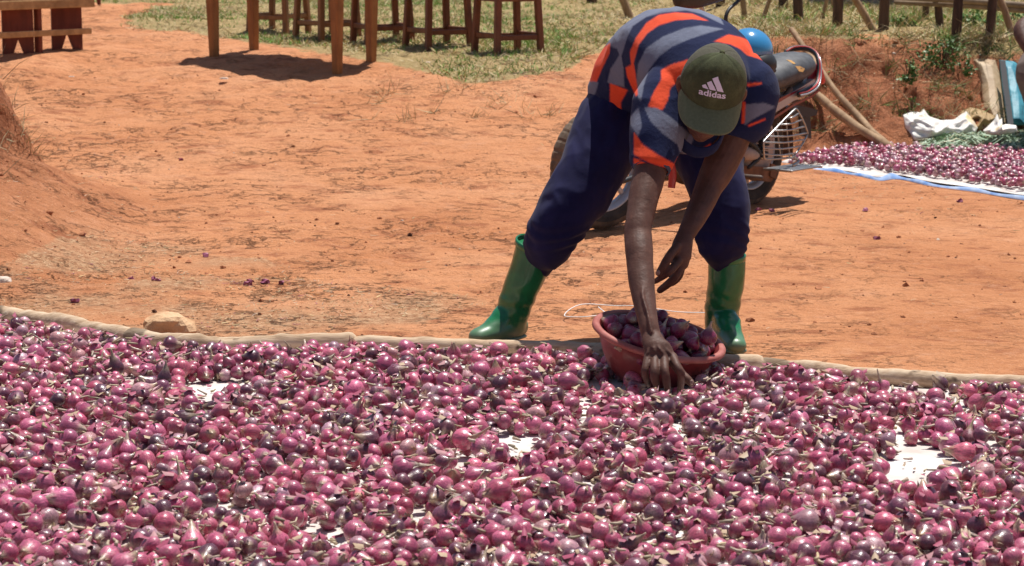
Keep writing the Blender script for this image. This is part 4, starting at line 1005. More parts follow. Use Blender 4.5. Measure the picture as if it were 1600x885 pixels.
V_, F_ = limb([BX(1172, 222, .13), BX(1182, 232, .13), BX(1186, 246, .13), BX(1170, 262, .12)], [.011, .012, .012, .010], n=10, side=(0, 0, 1)); mesh('frame_tube', V_, F_, m_black, bike, smooth=True)
V_, F_ = limb([BX(1165, 240, .10), BX(1178, 242, .11)], [.035, .03], n=14, side=(0, 0, 1)); mesh('side_cover', V_, F_, m_dustwhite, bike, smooth=True)
# shock absorber
p0, p1 = BX(1196, 197, .12), BX(1190, 246, .12); V_, F_ = limb([p0, p1], .012, n=10, side=(1, 0, 0)); shk = mesh('shock_absorber', V_, F_, m_chrome, bike, smooth=True)
ax_ = nrm(p1-p0); uu = nrm(np.cross(ax_, nv)); ww = np.cross(ax_, uu); Ls = np.linalg.norm(p1-p0)
V_, F_ = limb([p0+ax_*Ls*(k/90)+uu*.026*math.cos(k*.56)+ww*.026*math.sin(k*.56) for k in range(91)], .0055, n=6, sub=1, side=(0, 0, 1)); mesh('spring', V_, F_, m_black, shk, smooth=True)
# rear mudguard, number plate flap
V_, F_ = [], []
for i in range(26):
    a = -1.75+2.5*i/25; e = np.array([0, 0, 1.])*math.cos(a)+hv*math.sin(a)
    for k in range(7): b = -1+2*k/6; V_.append(rc+e*(.300-.02*b*b)+nv*.075*b)
for i in range(25):
    for k in range(6): F_.append((i*7+k, i*7+k+1, (i+1)*7+k+1, (i+1)*7+k))
mesh('rear_mudguard', V_, F_, m_rust, bike, smooth=True)
plate([(1232, 168), (1252, 166), (1278, 172), (1276, 180), (1262, 184), (1236, 180)], .05, .10, 'number_plate_bracket', m_black)
plate([(1250, 180), (1266, 178), (1268, 217), (1252, 212)], .02, .012, 'mud_flap', m_black)
# tail panel, seat, grab rail
plate([(1282, 134), (1268, 146), (1240, 158), (1212, 176), (1180, 200), (1163, 214), (1168, 198), (1196, 172), (1222, 152), (1250, 138), (1272, 124)], .115, .05, 'tail_panel', m_silver)
plate([(1262, 134), (1240, 147), (1218, 160), (1200, 166), (1222, 152), (1250, 139)], .1165, .006, 'graphic_stripe', m_maroon)
plate([(1196, 174), (1214, 163), (1206, 172), (1190, 184)], .1165, .006, 'graphic_stripe', m_maroon)
plate([(1280, 140), (1266, 151), (1240, 163), (1212, 181), (1180, 205), (1196, 196), (1240, 166.5), (1268, 153), (1283, 141)], .117, .012, 'trim_strip', m_maroon)
plate([(1262, 108), (1284, 112), (1282, 132), (1268, 140), (1250, 140)], .08, .12, 'tail_cowl', m_silver)
plate([(1264, 112), (1277, 100), (1276, 122), (1262, 130)], .085, .01, 'graphic_stripe', m_maroon)
seat_st = [(.30, .655, .085, .05), (.18, .66, .11, .06), (.05, .665, .125, .065), (-.08, .68, .135, .07), (-.18, .705, .14, .075), (-.30, .725, .14, .075), (-.40, .73, .12, .065), (-.45, .72, .07, .04)]
V_, F_ = limb([BA(a_, 0, z_-h_) for a_, z_, w_, h_ in seat_st], [(w_, h_) for a_, z_, w_, h_ in seat_st], n=24, side=nv, sub=3); V_ = np.array(V_)
st_ = mesh('seat', V_, F_, m_seat, bike, smooth=True)
sb_ = bvh(st_)
def onto(b, pts_px, off=.002):
    out = []
    for a_, b_ in pts_px:
        d = Vector(ray(a_, b_)).normalized(); h_ = b.ray_cast(Vector((0, 0, CAMZ)), d); out.append(np.array(h_[0]+h_[1]*off) if h_[0] else None)
    return out
for pl in ([(1242, 104), (1250, 104), (1257, 108), (1254, 113), (1248, 112)], [(1228, 94), (1236, 95), (1243, 100), (1240, 101)]):
    q = onto(sb_, pl, .0025)
    if all(x is not None for x in q): mesh('torn_patch', q, [tuple(range(len(q)))], m_foam, st_)
gr_ = [BX(1228, 82, -.1), BX(1240, 76, -.08), BX(1260, 76, -.02), BX(1274, 84, .04), BX(1279, 98, .08), BX(1279, 118, .10), BX(1275, 134, .12), BX(1262, 144, .13), BX(1248, 148, .135)]
V_, F_ = limb(gr_, [(.014, .010)]*len(gr_), n=12, side=(0, 0, 1)); gb = mesh('grab_rail', V_, F_, m_black, bike, smooth=True)
V_, F_ = limb([q+np.array([.004, -.008, .007]) for q in gr_], .0042, n=8, side=(0, 0, 1)); mesh('red_piping', V_, F_, m_redp, gb, smooth=True)
V_, F_ = limb([q+np.array([.010, -.012, -.003]) for q in gr_[2:]], .004, n=8, side=(0, 0, 1)); mesh('chrome_piping', V_, F_, m_silver, gb, smooth=True)
V_, F_ = limb([BX(1280, 112, .09), BX(1284, 126, .09)], [(.02, .02), (.018, .018)], n=12, side=(0, 0, 1)); mesh('tail_lamp', V_, F_, m_redp, bike, smooth=True)
# wire guard and foot plate
fr = [(1193, 222), (1200, 214), (1238, 175), (1247, 174), (1261, 205), (1259, 216), (1241, 244), (1232, 247), (1198, 249), (1194, 243), (1193, 222)]
V_, F_ = limb([BX(a_, b_, .24) for a_, b_ in fr], .005, n=8, side=(0, 0, 1), sub=3); wg = mesh('wire_guard', V_, F_, m_chrome, bike, smooth=True)
def frx(y, left):
    e = [(1247, 174), (1261, 205), (1259, 216), (1241, 244)] if not left else [(1238, 175), (1200, 214), (1193, 222), (1195, 249)]
    return np.interp(y, [q[1] for q in e], [q[0] for q in e])
for k in range(7):
    yl = 186+9.2*k; yr = yl-9+1.2*k; yr = min(max(yr, 177), 244)
    xl, xr = frx(yl, True), frx(yr, False); V_, F_ = limb([BX(xl, yl, .24), BX((xl+xr)/2, (yl+yr)/2+2.5, .275), BX(xr, yr, .24)], .0042, n=6, side=(0, 0, 1)); mesh('wire', V_, F_, m_chrome, wg, smooth=True)
for xx in (1214, 1228): V_, F_ = limb([BX(xx, 201 if xx < 1220 else 188, .238), BX(xx+6, 247, .238)], .004, n=6, side=(0, 1, 0)); mesh('wire', V_, F_, m_chrome, wg, smooth=True)
V_, F_ = limb([BX(1240, 244, .24), BX(1248, 252, .25), BX(1240, 258, .26)], .007, n=8, side=(0, 0, 1)); mesh('mount', V_, F_, m_chrome, wg, smooth=True)
fpz = BX(1235, 262, .25)[2]; fpc = BX(1233, 262, .25)
for k in range(6):
    o_ = nv*(-.05+.028*k); V_, F_ = limb([fpc+o_+hv*.13, fpc+o_-hv*.13], .005, n=6, side=(0, 0, 1)); mesh('foot_plate_bar', V_, F_, m_chrome, wg, smooth=True)
for s_ in (-1, 1): V_, F_ = limb([fpc-nv*.055+hv*.13*s_, fpc+nv*.095+hv*.13*s_], .006, n=6, side=(0, 0, 1)); mesh('foot_plate_bar', V_, F_, m_chrome, wg, smooth=True)
# helmet on the seat front
m_helm = M('blue_helmet_shell', (.04, .25, .52), .18, 0, .5, .8); hc_ = P(1170, 80, 10.2)
V_, F_ = ellipsoid((0, 0, 0), np.diag([.114, .122, .108]), 32); V_ = np.array(V_); V_ = V_[:]; 
hm = mesh('helmet', V_+hc_, F_, m_helm, smooth=True); tag(hm, 'glossy blue motorcycle helmet with black edge resting on the motorcycle before its seat', 'helmet')
rg = [hc_+[.121*math.cos(a)*.985, .128*math.sin(a)*.985, -.035-.055*math.cos(a)] for a in np.linspace(0, 2*math.pi, 40)]
V_, F_ = limb(rg, .011, n=8, side=(0, 0, 1), sub=1, round_=False); mesh('edge_trim', V_, F_, m_black, hm, smooth=True)
V_, F_ = limb([hc_+[.09, -.085, -.025], hc_+[.105, -.066, -.04]], [(.012, .004)]*2, n=8, side=(0, 0, 1)); mesh('vent', V_, F_, m_black, hm)
V_, F_ = ellipsoid(hc_+[.03, -.03, -.06], np.diag([.10, .11, .075]), 18); mesh('liner', V_, F_, m_black, hm, smooth=True)
# ------------------------------------------------------------------ people
m_skin = M('dark_skin', (.085, .042, .030), .58, 0, .32); t = NT(m_skin); v = t.coord('Object'); n_ = t.noise(v, 22, 5); n5 = t.noise(v, 160, 3)
t.base(t.ramp(n_, [(.3, (.078, .034, .023)), (.7, (.135, .062, .043))])); t.bump(t.math('ADD', n_, t.math('MULTIPLY', n5, .25)), .003); t.b.inputs['Subsurface Weight'].default_value = .04; t.b.inputs['Subsurface Radius'].default_value = (.02, .008, .004)
m_nail = M('fingernail', (.30, .19, .15), .35)
m_shirt = attr_mat('striped_polo_cloth', 'tint', .88, .15, mul=.12, bump=.0015, bscale=90); NT(m_shirt).b.inputs['Sheen Weight'].default_value = .05
m_trous = varied('navy_trouser_cloth', (.006, .006, .040), (.011, .011, .060), 12, rough=.8, bump=.002, spec=.2)
NT(m_trous).b.inputs['Sheen Weight'].default_value = .05
m_boot = M('green_rubber_boot', (.012, .13, .05), .28, 0, .5, .25); t = NT(m_boot)
g_z = t.n('ShaderNodeSeparateXYZ'); cc_ = t.n('ShaderNodeTexCoord'); t.l(cc_.outputs['Object'], g_z.inputs[0]); nn = t.noise(t.coord('Object'), 13, 5)
du = t.math('ADD', t.math('MULTIPLY', g_z.outputs[2], 7.5), t.math('MULTIPLY', nn, .8)); du = t.ramp(du, [(.45, (1,)*3), (1.0, (0,)*3)])
c = t.ramp(nn, [(.3, (.010, .125, .045)), (.7, (.018, .20, .075))]); t.base(t.mix(t.math('MULTIPLY', du, .75), c, (.24, .27, .18))); t.l(t.ramp(du, [(0, (.25,)*3), (1, (.6,)*3)]), t.b.inputs['Roughness'])
m_cap = M('camouflage_green_cap', (.06, .075, .035), .85, 0, .2); t = NT(m_cap); v = t.coord('Object'); n_ = t.noise(v, 18, 5, .7)
t.base(t.ramp(n_, [(.3, (.038, .042, .022)), (.5, (.060, .068, .032)), (.68, (.095, .105, .050))])); n5 = t.noise(v, 300, 2); t.bump(t.math('ADD', n_, t.math('MULTIPLY', n5, .4)), .002)
m_brim = varied('olive_brim', (.105, .118, .062), (.13, .145, .08), 120, rough=.85, bump=.0006); m_capb = varied('olive_mesh_back', (.06, .055, .035), (.08, .075, .05), 150, rough=.9, bump=.0008)
m_emb = M('pale_embroidery', (.66, .60, .72), .7); m_hair = varied('black_hair', (.008, .007, .006), (.02, .016, .014), 200, rough=.9, bump=.002)
man = empty('person', (P(965, 545, 6.8)[0], 6.8, 0), 'person bending over in striped polo, green cap and green boots, reaching down past a bowl', 'person')
# head frame
c0 = P(1117, 121, 6.30); u_ = nrm([.15, -.62, .77]); f_ = np.array([-.13, -.76, -.63]); f_ = nrm(f_-u_*(f_@u_)); r_ = np.cross(u_, f_)
def hp(r, f, u, c=None): return (c0 if c is None else c)+r_*r+f_*f+u_*u
HC = hp(0, .008, -.056); parts = []
def he(r, f, u, a, b, c_): return ellipsoid(hp(r, f, u, HC), np.array([r_*a, f_*b, u_*c_]), 20)
parts += [he(0, -.01, .01, .074, .094, .10), he(0, .035, -.075, .052, .055, .062), he(0, .052, -.118, .026, .024, .022), he(0, .075, -.02, .05, .02, .02)]
parts += [limb([hp(0, .082, .005, HC), hp(0, .098, -.028, HC), hp(0, .103, -.045, HC)], [.010, .013, .016], side=r_, n=12)]
for s_ in (-1, 1): parts += [he(.016*s_, .090, -.047, .011, .012, .010), he(.040*s_, .058, -.04, .026, .024, .026), limb([hp(.074*s_, -.0, .02, HC), hp(.090*s_, -.012, .022, HC), hp(.093*s_, -.014, -.005, HC), hp(.078*s_, 0, -.03, HC)], [.010, .012, .011, .008], side=f_, n=10)]
parts += [limb([hp(-.026, .080, -.078, HC), hp(0, .092, -.074, HC), hp(.026, .080, -.078, HC)], [.005, .0085, .005], side=u_, n=10), limb([hp(-.022, .078, -.090, HC), hp(0, .088, -.090, HC), hp(.022, .078, -.090, HC)], [.005, .009, .005], side=u_, n=10)]
parts += [limb([P(1105, 110, 6.52), P(1112, 122, 6.44), HC-f_*.02-u_*.03], [(.075, .06), (.062, .058), (.055, .06)], side=r_)]
def px3(l): return [P(*q) for q in l]
# arms
parts += [limb(px3([(1048, 150, 6.50), (1034, 195, 6.44), (1022, 245, 6.36), (1011, 285, 6.31), (1003, 322, 6.26), (998, 350, 6.22), (997, 370, 6.20), (999, 395, 6.16), (1001, 425, 6.12), (1006, 466, 6.06), (1013, 505, 6.00), (1018, 527, 5.97)]),
                [.062, .056, .050, .0465, .0415, .0385, .0395, .0405, .0385, .034, .0285, (.0275, .021)], n=22)]
parts += [limb(px3([(1165, 130, 6.52), (1152, 190, 6.53), (1140, 226, 6.52), (1124, 260, 6.5), (1108, 292, 6.47), (1098, 315, 6.43), (1088, 336, 6.39), (1078, 355, 6.35), (1071, 369, 6.33)]), [.058, .056, .054, .051, .043, .039, .035, .029, (.026, .022)], n=20)]
parts += [limb(px3([(994, 352, 6.225), (993, 372, 6.215)]), .034, n=14)]
# veins and tendons on the forearm and hand
for vn in ([(1000, 400, 6.118), (1006, 430, 6.078), (1004, 460, 6.025), (1012, 490, 5.98), (1018, 520, 5.945)], [(1019, 528, 5.948), (1013, 548, 5.92), (1011, 560, 5.915)], [(1021, 528, 5.946), (1030, 545, 5.915), (1037, 555, 5.91)], [(1018, 530, 5.948), (1022, 545, 5.916), (1023, 558, 5.912)], [(1024, 530, 5.95), (1040, 546, 5.922), (1051, 558, 5.915)]):
    parts += [limb([q+np.array([0, .0045, 0]) for q in px3(vn)], [.005]*len(vn), n=8)]
# hand over the bowl rim
parts += [limb(px3([(1018, 525, 5.97), (1022, 538, 5.948), (1028, 550, 5.938), (1031, 561, 5.928)]), [(.0275, .021), (.034, .022), (.041, .022), (.044, .018)], n=22)]
fing = [[(1012, 556, 5.93), (1009, 572, 5.905), (1008, 583, 5.90), (1010, 594, 5.925), (1013, 602, 5.955)],
        [(1023, 558, 5.925), (1023, 577, 5.885), (1023, 590, 5.88), (1026, 603, 5.91), (1028, 613, 5.945)],
        [(1037, 558, 5.925), (1039, 578, 5.88), (1041, 593, 5.875), (1043, 608, 5.905), (1044, 620, 5.945)],
        [(1051, 558, 5.93), (1058, 572, 5.89), (1064, 584, 5.885), (1064, 599, 5.915), (1062, 612, 5.955)]]
for k, fg in enumerate(fing): parts += [limb(px3(fg), [r*(.9 if k == 0 else 1.0) for r in (.0135, .0118, .0128, .0105, .0095)], n=12)]
parts += [limb(px3([(1036, 548, 5.95), (1052, 566, 5.95), (1064, 583, 5.945), (1073, 592, 5.935), (1080, 599, 5.93)]), [.016, .015, .0125, .012, .0095], n=12)]
# hanging hand
parts += [limb(px3([(1071, 367, 6.33), (1066, 384, 6.31), (1063, 402, 6.30), (1063, 412, 6.30)]), [(.026, .021), (.032, .021), (.034, .022), (.028, .018)], n=18, side=(.9, .4, .2))]
for fg, s_ in (([(1058, 385, 6.29), (1048, 398, 6.26), (1037, 415, 6.25), (1029, 427, 6.25)], 1.05), ([(1060, 408, 6.28), (1048, 423, 6.255), (1036, 432, 6.26), (1024, 440, 6.27)], .95), ([(1065, 412, 6.30), (1057, 430, 6.29), (1045, 443, 6.295), (1031, 454, 6.31)], 1.0), ([(1066, 410, 6.33), (1062, 430, 6.34), (1052, 441, 6.36), (1040, 446, 6.375)], .95), ([(1064, 404, 6.35), (1060, 420, 6.37), (1052, 428, 6.39), (1044, 430, 6.40)], .82)):
    parts += [limb(px3(fg), [.0135*s_, .0125*s_, .0115*s_, .0088*s_], n=12)]
# hidden trunk and legs keep the body in one piece
parts += [limb(px3([(1010, 175, 7.0), (1030, 120, 6.86), (1068, 100, 6.70), (1100, 118, 6.54), (1110, 125, 6.46)]), [(.12, .09), (.12, .09), (.13, .09), (.14, .08), (.07, .06)], side=(.96, 0, .25))]
parts += [limb(px3([(1050, 140, 6.55), (1110, 125, 6.52), (1160, 130, 6.54)]), [.05, .06, .05], side=(0, 1, 0))]
parts += [limb(px3([(985, 180, 6.95), (912, 283, 6.82), (875, 345, 6.77), (838, 395, 6.84), (802, 495, 6.9)]), [.08, .065, .055, .045, .035]), limb(px3([(1060, 180, 6.98), (1115, 260, 6.85), (1128, 325, 6.78), (1134, 400, 6.8), (1130, 505, 6.84)]), [.08, .065, .055, .045, .035])]
def skin_def(V, N):
    return V+N*(fbm(V, 16, 3, 77)*.0016)[:, None]
body = remesh('body', parts, .0031, 2, m_skin, man, skin_def)
# eyes, hair
m_eye = M('eye_white', (.55, .5, .45), .2)
for s_ in (-1, 1):
    e_ = mesh('eye', *ellipsoid(hp(.031*s_, .078, -.012, HC), np.eye(3)*.012, 14), m_eye, body, smooth=True); mesh('iris', *ellipsoid(hp(.031*s_, .0865, -.016, HC), np.eye(3)*.0055, 10), m_hair, e_, smooth=True)
    mesh('nail', *ellipsoid(hp(0, 0, 0, P(1080.5, 598, 5.922) if s_ > 0 else P(1028.5, 426, 6.24)), np.diag([.006, .003, .008]), 10), m_nail, body, smooth=True)
mesh('hair', *ellipsoid(hp(0, -.022, .018, HC), np.array([r_*.0785, f_*.092, u_*.095]), 28), m_hair, man, smooth=True)
# cap
V_ = []; F_ = []; NA, NB = 72, 22
for j in range(NB+1):
    b = j/NB*math.pi/2
    for i in range(NA):
        a = i*2*math.pi/NA; ca, sa = math.cos(a), math.sin(a); seam = min(abs(((a+math.pi/6*0) % (math.pi/3))), math.pi/3-((a) % (math.pi/3)))
        k = 1-.014*math.exp(-(seam/.035)**2)*(b > .12)*(b < 1.5)
        fr_ = max(0, ca)
        V_.append(hp(.0965*sa*math.cos(b)*k*(1-.0*fr_), (.104+.006*fr_)*ca*math.cos(b)**(.8+.0*fr_)*k, -.028+(.124+.006*fr_)*math.sin(b)**(.95)*k))
for j in range(NB):
    for i in range(NA): F_.append((j*NA+i, j*NA+(i+1) % NA, (j+1)*NA+(i+1) % NA, (j+1)*NA+i))
cap = mesh('cap', V_, F_, [m_cap, m_capb], man, smooth=True, fm=[1 if math.cos((i+.5)*2*math.pi/NA) < .1 else 0 for j in range(NB) for i in range(NA)])
mesh('button', *ellipsoid(hp(0, 0, .098), np.array([r_*.008, f_*.008, u_*.006]), 14), m_cap, cap, smooth=True)
# brim with thickness
V_ = []; F_ = []; NI, NJ = 34, 12
for s_ in (0, 1):
    for j in range(NJ+1):
        b = j/NJ
        for i in range(NI+1):
            a = (i/NI*2-1); ph = a*1.18; ext = .082*math.sqrt(max(0, 1-abs(a)**3.2))
            q = hp(.0965*math.sin(ph)*(1+.05*b), .110*math.cos(ph)-.002+ext*b, -.026-.020*b*ext/.08-.030*abs(math.sin(ph))**2*(.25+b*.75)-.0032*s_); V_.append(q)
n1_ = (NI+1)*(NJ+1)
for s_ in (0, 1):
    for j in range(NJ):
        for i in range(NI):
            q = [s_*n1_+j*(NI+1)+i, s_*n1_+j*(NI+1)+i+1, s_*n1_+(j+1)*(NI+1)+i+1, s_*n1_+(j+1)*(NI+1)+i]; F_.append(tuple(q if s_ == 0 else q[::-1]))
for i in range(NI): a_ = NJ*(NI+1)+i; F_.append((a_, a_+1, n1_+a_+1, n1_+a_))
mesh('brim', V_, F_, m_brim, cap, smooth=True)
# embroidered mark: three slanted bars and the word below
cb = bvh(cap)
def zc(a, b): return (980+a/3.404, 30+b/3.404)
def patch(poly, name, off=.0016, n=7):
    # quad polygon subdivided and laid on the cap
    p = np.array(poly, float); V_ = []; F_ = []
    for j in range(n+1):
        for i in range(n+1):
            s_, t_ = i/n, j/n; q = (p[0]*(1-s_)+p[1]*s_)*(1-t_)+(p[3]*(1-s_)+p[2]*s_)*t_; h_ = onto(cb, [zc(*q)], off)[0]; V_.append(h_ if h_ is not None else V_[-1])
    for j in range(n):
        for i in range(n): F_.append((j*(n+1)+i, (j+1)*(n+1)+i, (j+1)*(n+1)+i+1, j*(n+1)+i+1))
    return mesh(name, V_, F_, m_emb, cap, smooth=True)
patch([(399, 352), (418, 346), (434, 374), (404, 364)], 'emblem_bar'); patch([(425, 338), (448, 329), (473, 381), (440, 375)], 'emblem_bar'); patch([(453, 317), (482, 306), (512, 389), (480, 383)], 'emblem_bar')
tc = bpy.data.curves.new('lettering', 'FONT'); tc.body = 'adidas'; tc.size = 1; tc.offset = .022; tc.resolution_u = 4
to = bpy.data.objects.new('tmp_t', tc); col.objects.link(to); bpy.context.view_layer.update(); dg = bpy.context.evaluated_depsgraph_get()
tm = bpy.data.meshes.new_from_object(to.evaluated_get(dg)); bpy.data.objects.remove(to)
TV = np.array([v.co[:] for v in tm.vertices]); x0, x1 = TV[:, 0].min(), TV[:, 0].max(); hmax = TV[:, 1].max(); V_ = []
for x, y, _ in TV:
    s_ = (x-x0)/(x1-x0); q = np.array([381, 396])*(1-s_)+np.array([521, 422])*s_+np.array([.14, -.985])*(y/hmax)*31+np.array([0, 4*math.sin(math.pi*s_)]); h_ = onto(cb, [zc(*q)], .0018)[0]; V_.append(h_ if h_ is not None else V_[-1])
mesh('lettering', V_, [tuple(p.vertices) for p in tm.polygons], m_emb, cap)
# trousers
def folds(amp, sc, seed, st=(1, 1, 1)):
    def f(V, N):
        w = V*np.array(st); n_ = 1-abs(noise3(w+.15*noise3(w, sc*.7, seed+5)[:, None], sc, seed))*2; n2 = 1-abs(noise3(w, sc*2.3, seed+1))*2
        return V+N*(amp*n_+amp*.4*n2)[:, None]
    return f
tp_ = [limb(px3([(1000, 150, 7.02), (962, 195, 6.93), (914, 283, 6.81), (876, 345, 6.76), (857, 380, 6.80), (843, 398, 6.85), (836, 412, 6.86)]), [.120, .117, .096, .079, .068, .055, .048], n=24),
      limb(px3([(1050, 160, 7.02), (1090, 200, 6.95), (1113, 262, 6.86), (1128, 325, 6.80), (1129, 370, 6.78), (1131, 396, 6.80), (1134, 414, 6.81)]), [.120, .115, .095, .084, .080, .062, .045], n=24),
      ellipsoid(P(1025, 165, 7.03), np.diag([.19, .13, .12]), 24)]
def tro_def(V, N):
    V = folds(.010, 4.2, 21, (1.5, 1, .6))(V, N); V = folds(.004, 9, 27, (1.6, 1, .8))(V, N); px_, py_ = pix(V); k = sst((py_-335)/40)*sst((405-py_)/30)
    return V+N*(k*.0035*np.sin(V[:, 2]*150+11*noise3(V, 5, 4)))[:, None]
remesh('trousers', tp_, .006, 10, m_trous, man, tro_def)
# polo shirt
sh = [limb(px3([(1004, 168, 7.05), (1012, 135, 6.95), (1035, 97, 6.84), (1066, 86, 6.70), (1094, 104, 6.56), (1108, 128, 6.45), (1114, 142, 6.39)]), [(.172, .14), (.182, .152), (.182, .142), (.175, .138), (.160, .128), (.125, .10), (.085, .075)], side=[(1, 0, 0), (1, 0, 0), (1, 0, -.05), (1, 0, -.1), (1, 0, -.05), (.95, 0, .2), (.92, 0, .38)], n=36),
      ellipsoid(P(1088, 182, 6.58), np.array([nrm([.92, 0, .38])*.13, [0, .11, 0], nrm([-.38, 0, .92])*.105]), 24),
      limb(px3([(1062, 140, 6.52), (1040, 168, 6.46), (1028, 205, 6.40), (1022, 240, 6.36), (1019, 262, 6.34)]), [.10, .092, .078, .062, .056], n=28, round_=False),
      limb(px3([(1135, 125, 6.54), (1166, 136, 6.52), (1168, 162, 6.52), (1158, 188, 6.53), (1148, 210, 6.53)]), [.095, .092, .086, .077, .066], n=28, round_=False)]
def shirt_def(V, N):
    V = folds(.007, 4.6, 33, (1, .8, 1.1))(V, N)
    V = V+N*(.0035*(1-2*abs(noise3(V, 13, 9))))[:, None]; return V
shirt = remesh('shirt', sh, .0048, 14, m_shirt, man, shirt_def)
Z = lambda L: [(800+a/3.052, b/3.052) for a, b in L]
OR, GY, NV_, RD = (.80, .085, .03), (.16, .175, .24), (.012, .018, .062), (.55, .02, .02)
pat = [(GY, [(900, 0), (700, -20), (540, 40), (460, 130), (450, 215), (500, 232), (512, 262), (490, 300), (470, 330), (455, 395), (535, 417), (533, 330), (522, 270), (548, 178), (575, 125), (640, 82), (720, 60), (830, 50), (900, 66), (960, 96), (1010, 120), (980, 60)]),
       (OR, [(938, 100), (860, 66), (780, 60), (700, 72), (640, 110), (590, 180), (562, 250), (570, 310), (543, 325), (550, 370), (590, 460), (603, 450), (590, 340), (582, 300), (605, 215), (645, 160), (700, 122), (780, 98), (860, 92)]),
       (GY, [(1008, 138), (900, 122), (820, 135), (720, 175), (640, 232), (603, 305), (596, 380), (600, 470), (614, 482), (630, 400), (652, 335), (700, 272), (765, 222), (850, 186), (930, 160)]),
       (OR, [(860, 280), (760, 308), (712, 335), (712, 380), (675, 440), (648, 508), (717, 527), (745, 480), (757, 420), (820, 370), (860, 345)]),
       (OR, [(962, 198), (1030, 165), (1090, 178), (1180, 212), (1240, 255), (1300, 322), (1280, 325), (1180, 282), (1120, 264), (1090, 236), (1040, 212)]),
       (OR, [(470, 205), (420, 240), (380, 300), (340, 395), (405, 392), (430, 330), (466, 255)]),
       (GY, [(350, 388), (415, 390), (402, 440), (385, 480), (340, 450)]),
       (OR, [(468, 398), (552, 430), (520, 490), (525, 560), (552, 660), (470, 602)]),
       (GY, [(602, 515), (560, 560), (565, 600), (600, 650), (618, 600)]),
       (GY, [(628, 512), (690, 515), (760, 560), (850, 640), (870, 650), (835, 745), (800, 725), (790, 690), (720, 640), (660, 580)]),
       (OR, [(580, 630), (622, 690), (700, 742), (775, 782), (765, 850), (580, 820)]),
       (NV_, [(580, 738), (660, 780), (760, 812), (760, 822), (660, 792), (580, 752)]),
       (GY, [(580, 782), (650, 806), (765, 834), (765, 880), (580, 840)]),
       (OR, [(770, 790), (860, 742), (900, 750), (965, 700), (945, 686), (870, 730), (790, 752)]),
       (GY, [(1110, 500), (1200, 490), (1260, 510), (1150, 570), (1108, 600)]),
       (OR, [(1098, 486), (1113, 486), (1110, 590), (1096, 590)]), (OR, [(1120, 400), (1195, 393), (1192, 404), (1125, 413)]),
       (OR, [(1125, 598), (1210, 565), (1212, 572), (1130, 606)])]
SV, SN = getVN(shirt.data); acc = np.zeros((len(SV), 3)); K = 7
for k in range(K):
    W = SV+np.random.default_rng(k).normal(size=3)*.0012; px_, py_ = pix(W); px_ = px_+noise3(SV, 8, 3)*.8; cc = np.tile(np.array(NV_), (len(SV), 1))
    for c_, pl in pat: cc[inpoly(px_, py_, Z(pl))] = c_
    acc += cc/K
set_attr(shirt.data, 'tint', acc)
cl = limb([hp(-.075, -.02, -.10, HC), hp(-.055, .05, -.155, HC), hp(0, .07, -.175, HC), hp(.055, .05, -.155, HC), hp(.075, -.02, -.10, HC)], [(.022, .006)]*5, side=u_, n=12); colr = mesh('collar', *cl, m_shirt, shirt, smooth=True, attrs={'tint': np.tile([.012, .018, .062], (len(cl[0]), 1))})
def cuff(c, d, r, a_, b_, nm='cuff', colr_=GY, par=None):
    c = np.asarray(c); d = nrm(d); s1 = nrm(np.array([1, 0, 0])-d*d[0]); s2_ = np.cross(d, s1); rings = [(c+d*h, s1*rr, s2_*rr) for rr, h in ((r*.9, -.002), (r, a_), (r+.002, (a_+b_)/2), (r, b_), (r*.9, b_+.001))]
    V_, F_ = loft(rings, 32, cap=False); return mesh(nm, V_, F_, m_shirt, par or shirt, smooth=True, attrs={'tint': np.tile(colr_, (len(V_), 1))})
cuff(P(1018.5, 262, 6.335), P(1014, 285, 6.31)-P(1021, 240, 6.36), .0545, -.006, .008, colr_=(.07, .08, .12))
V_, F_ = limb(px3([(1049, 258, 6.48), (1051, 275, 6.48), (1049, 294, 6.48)]), [(.011, .004), (.012, .004), (.011, .003)], n=8, round_=False); mesh('hanging_tab', V_, F_, m_redp, shirt)
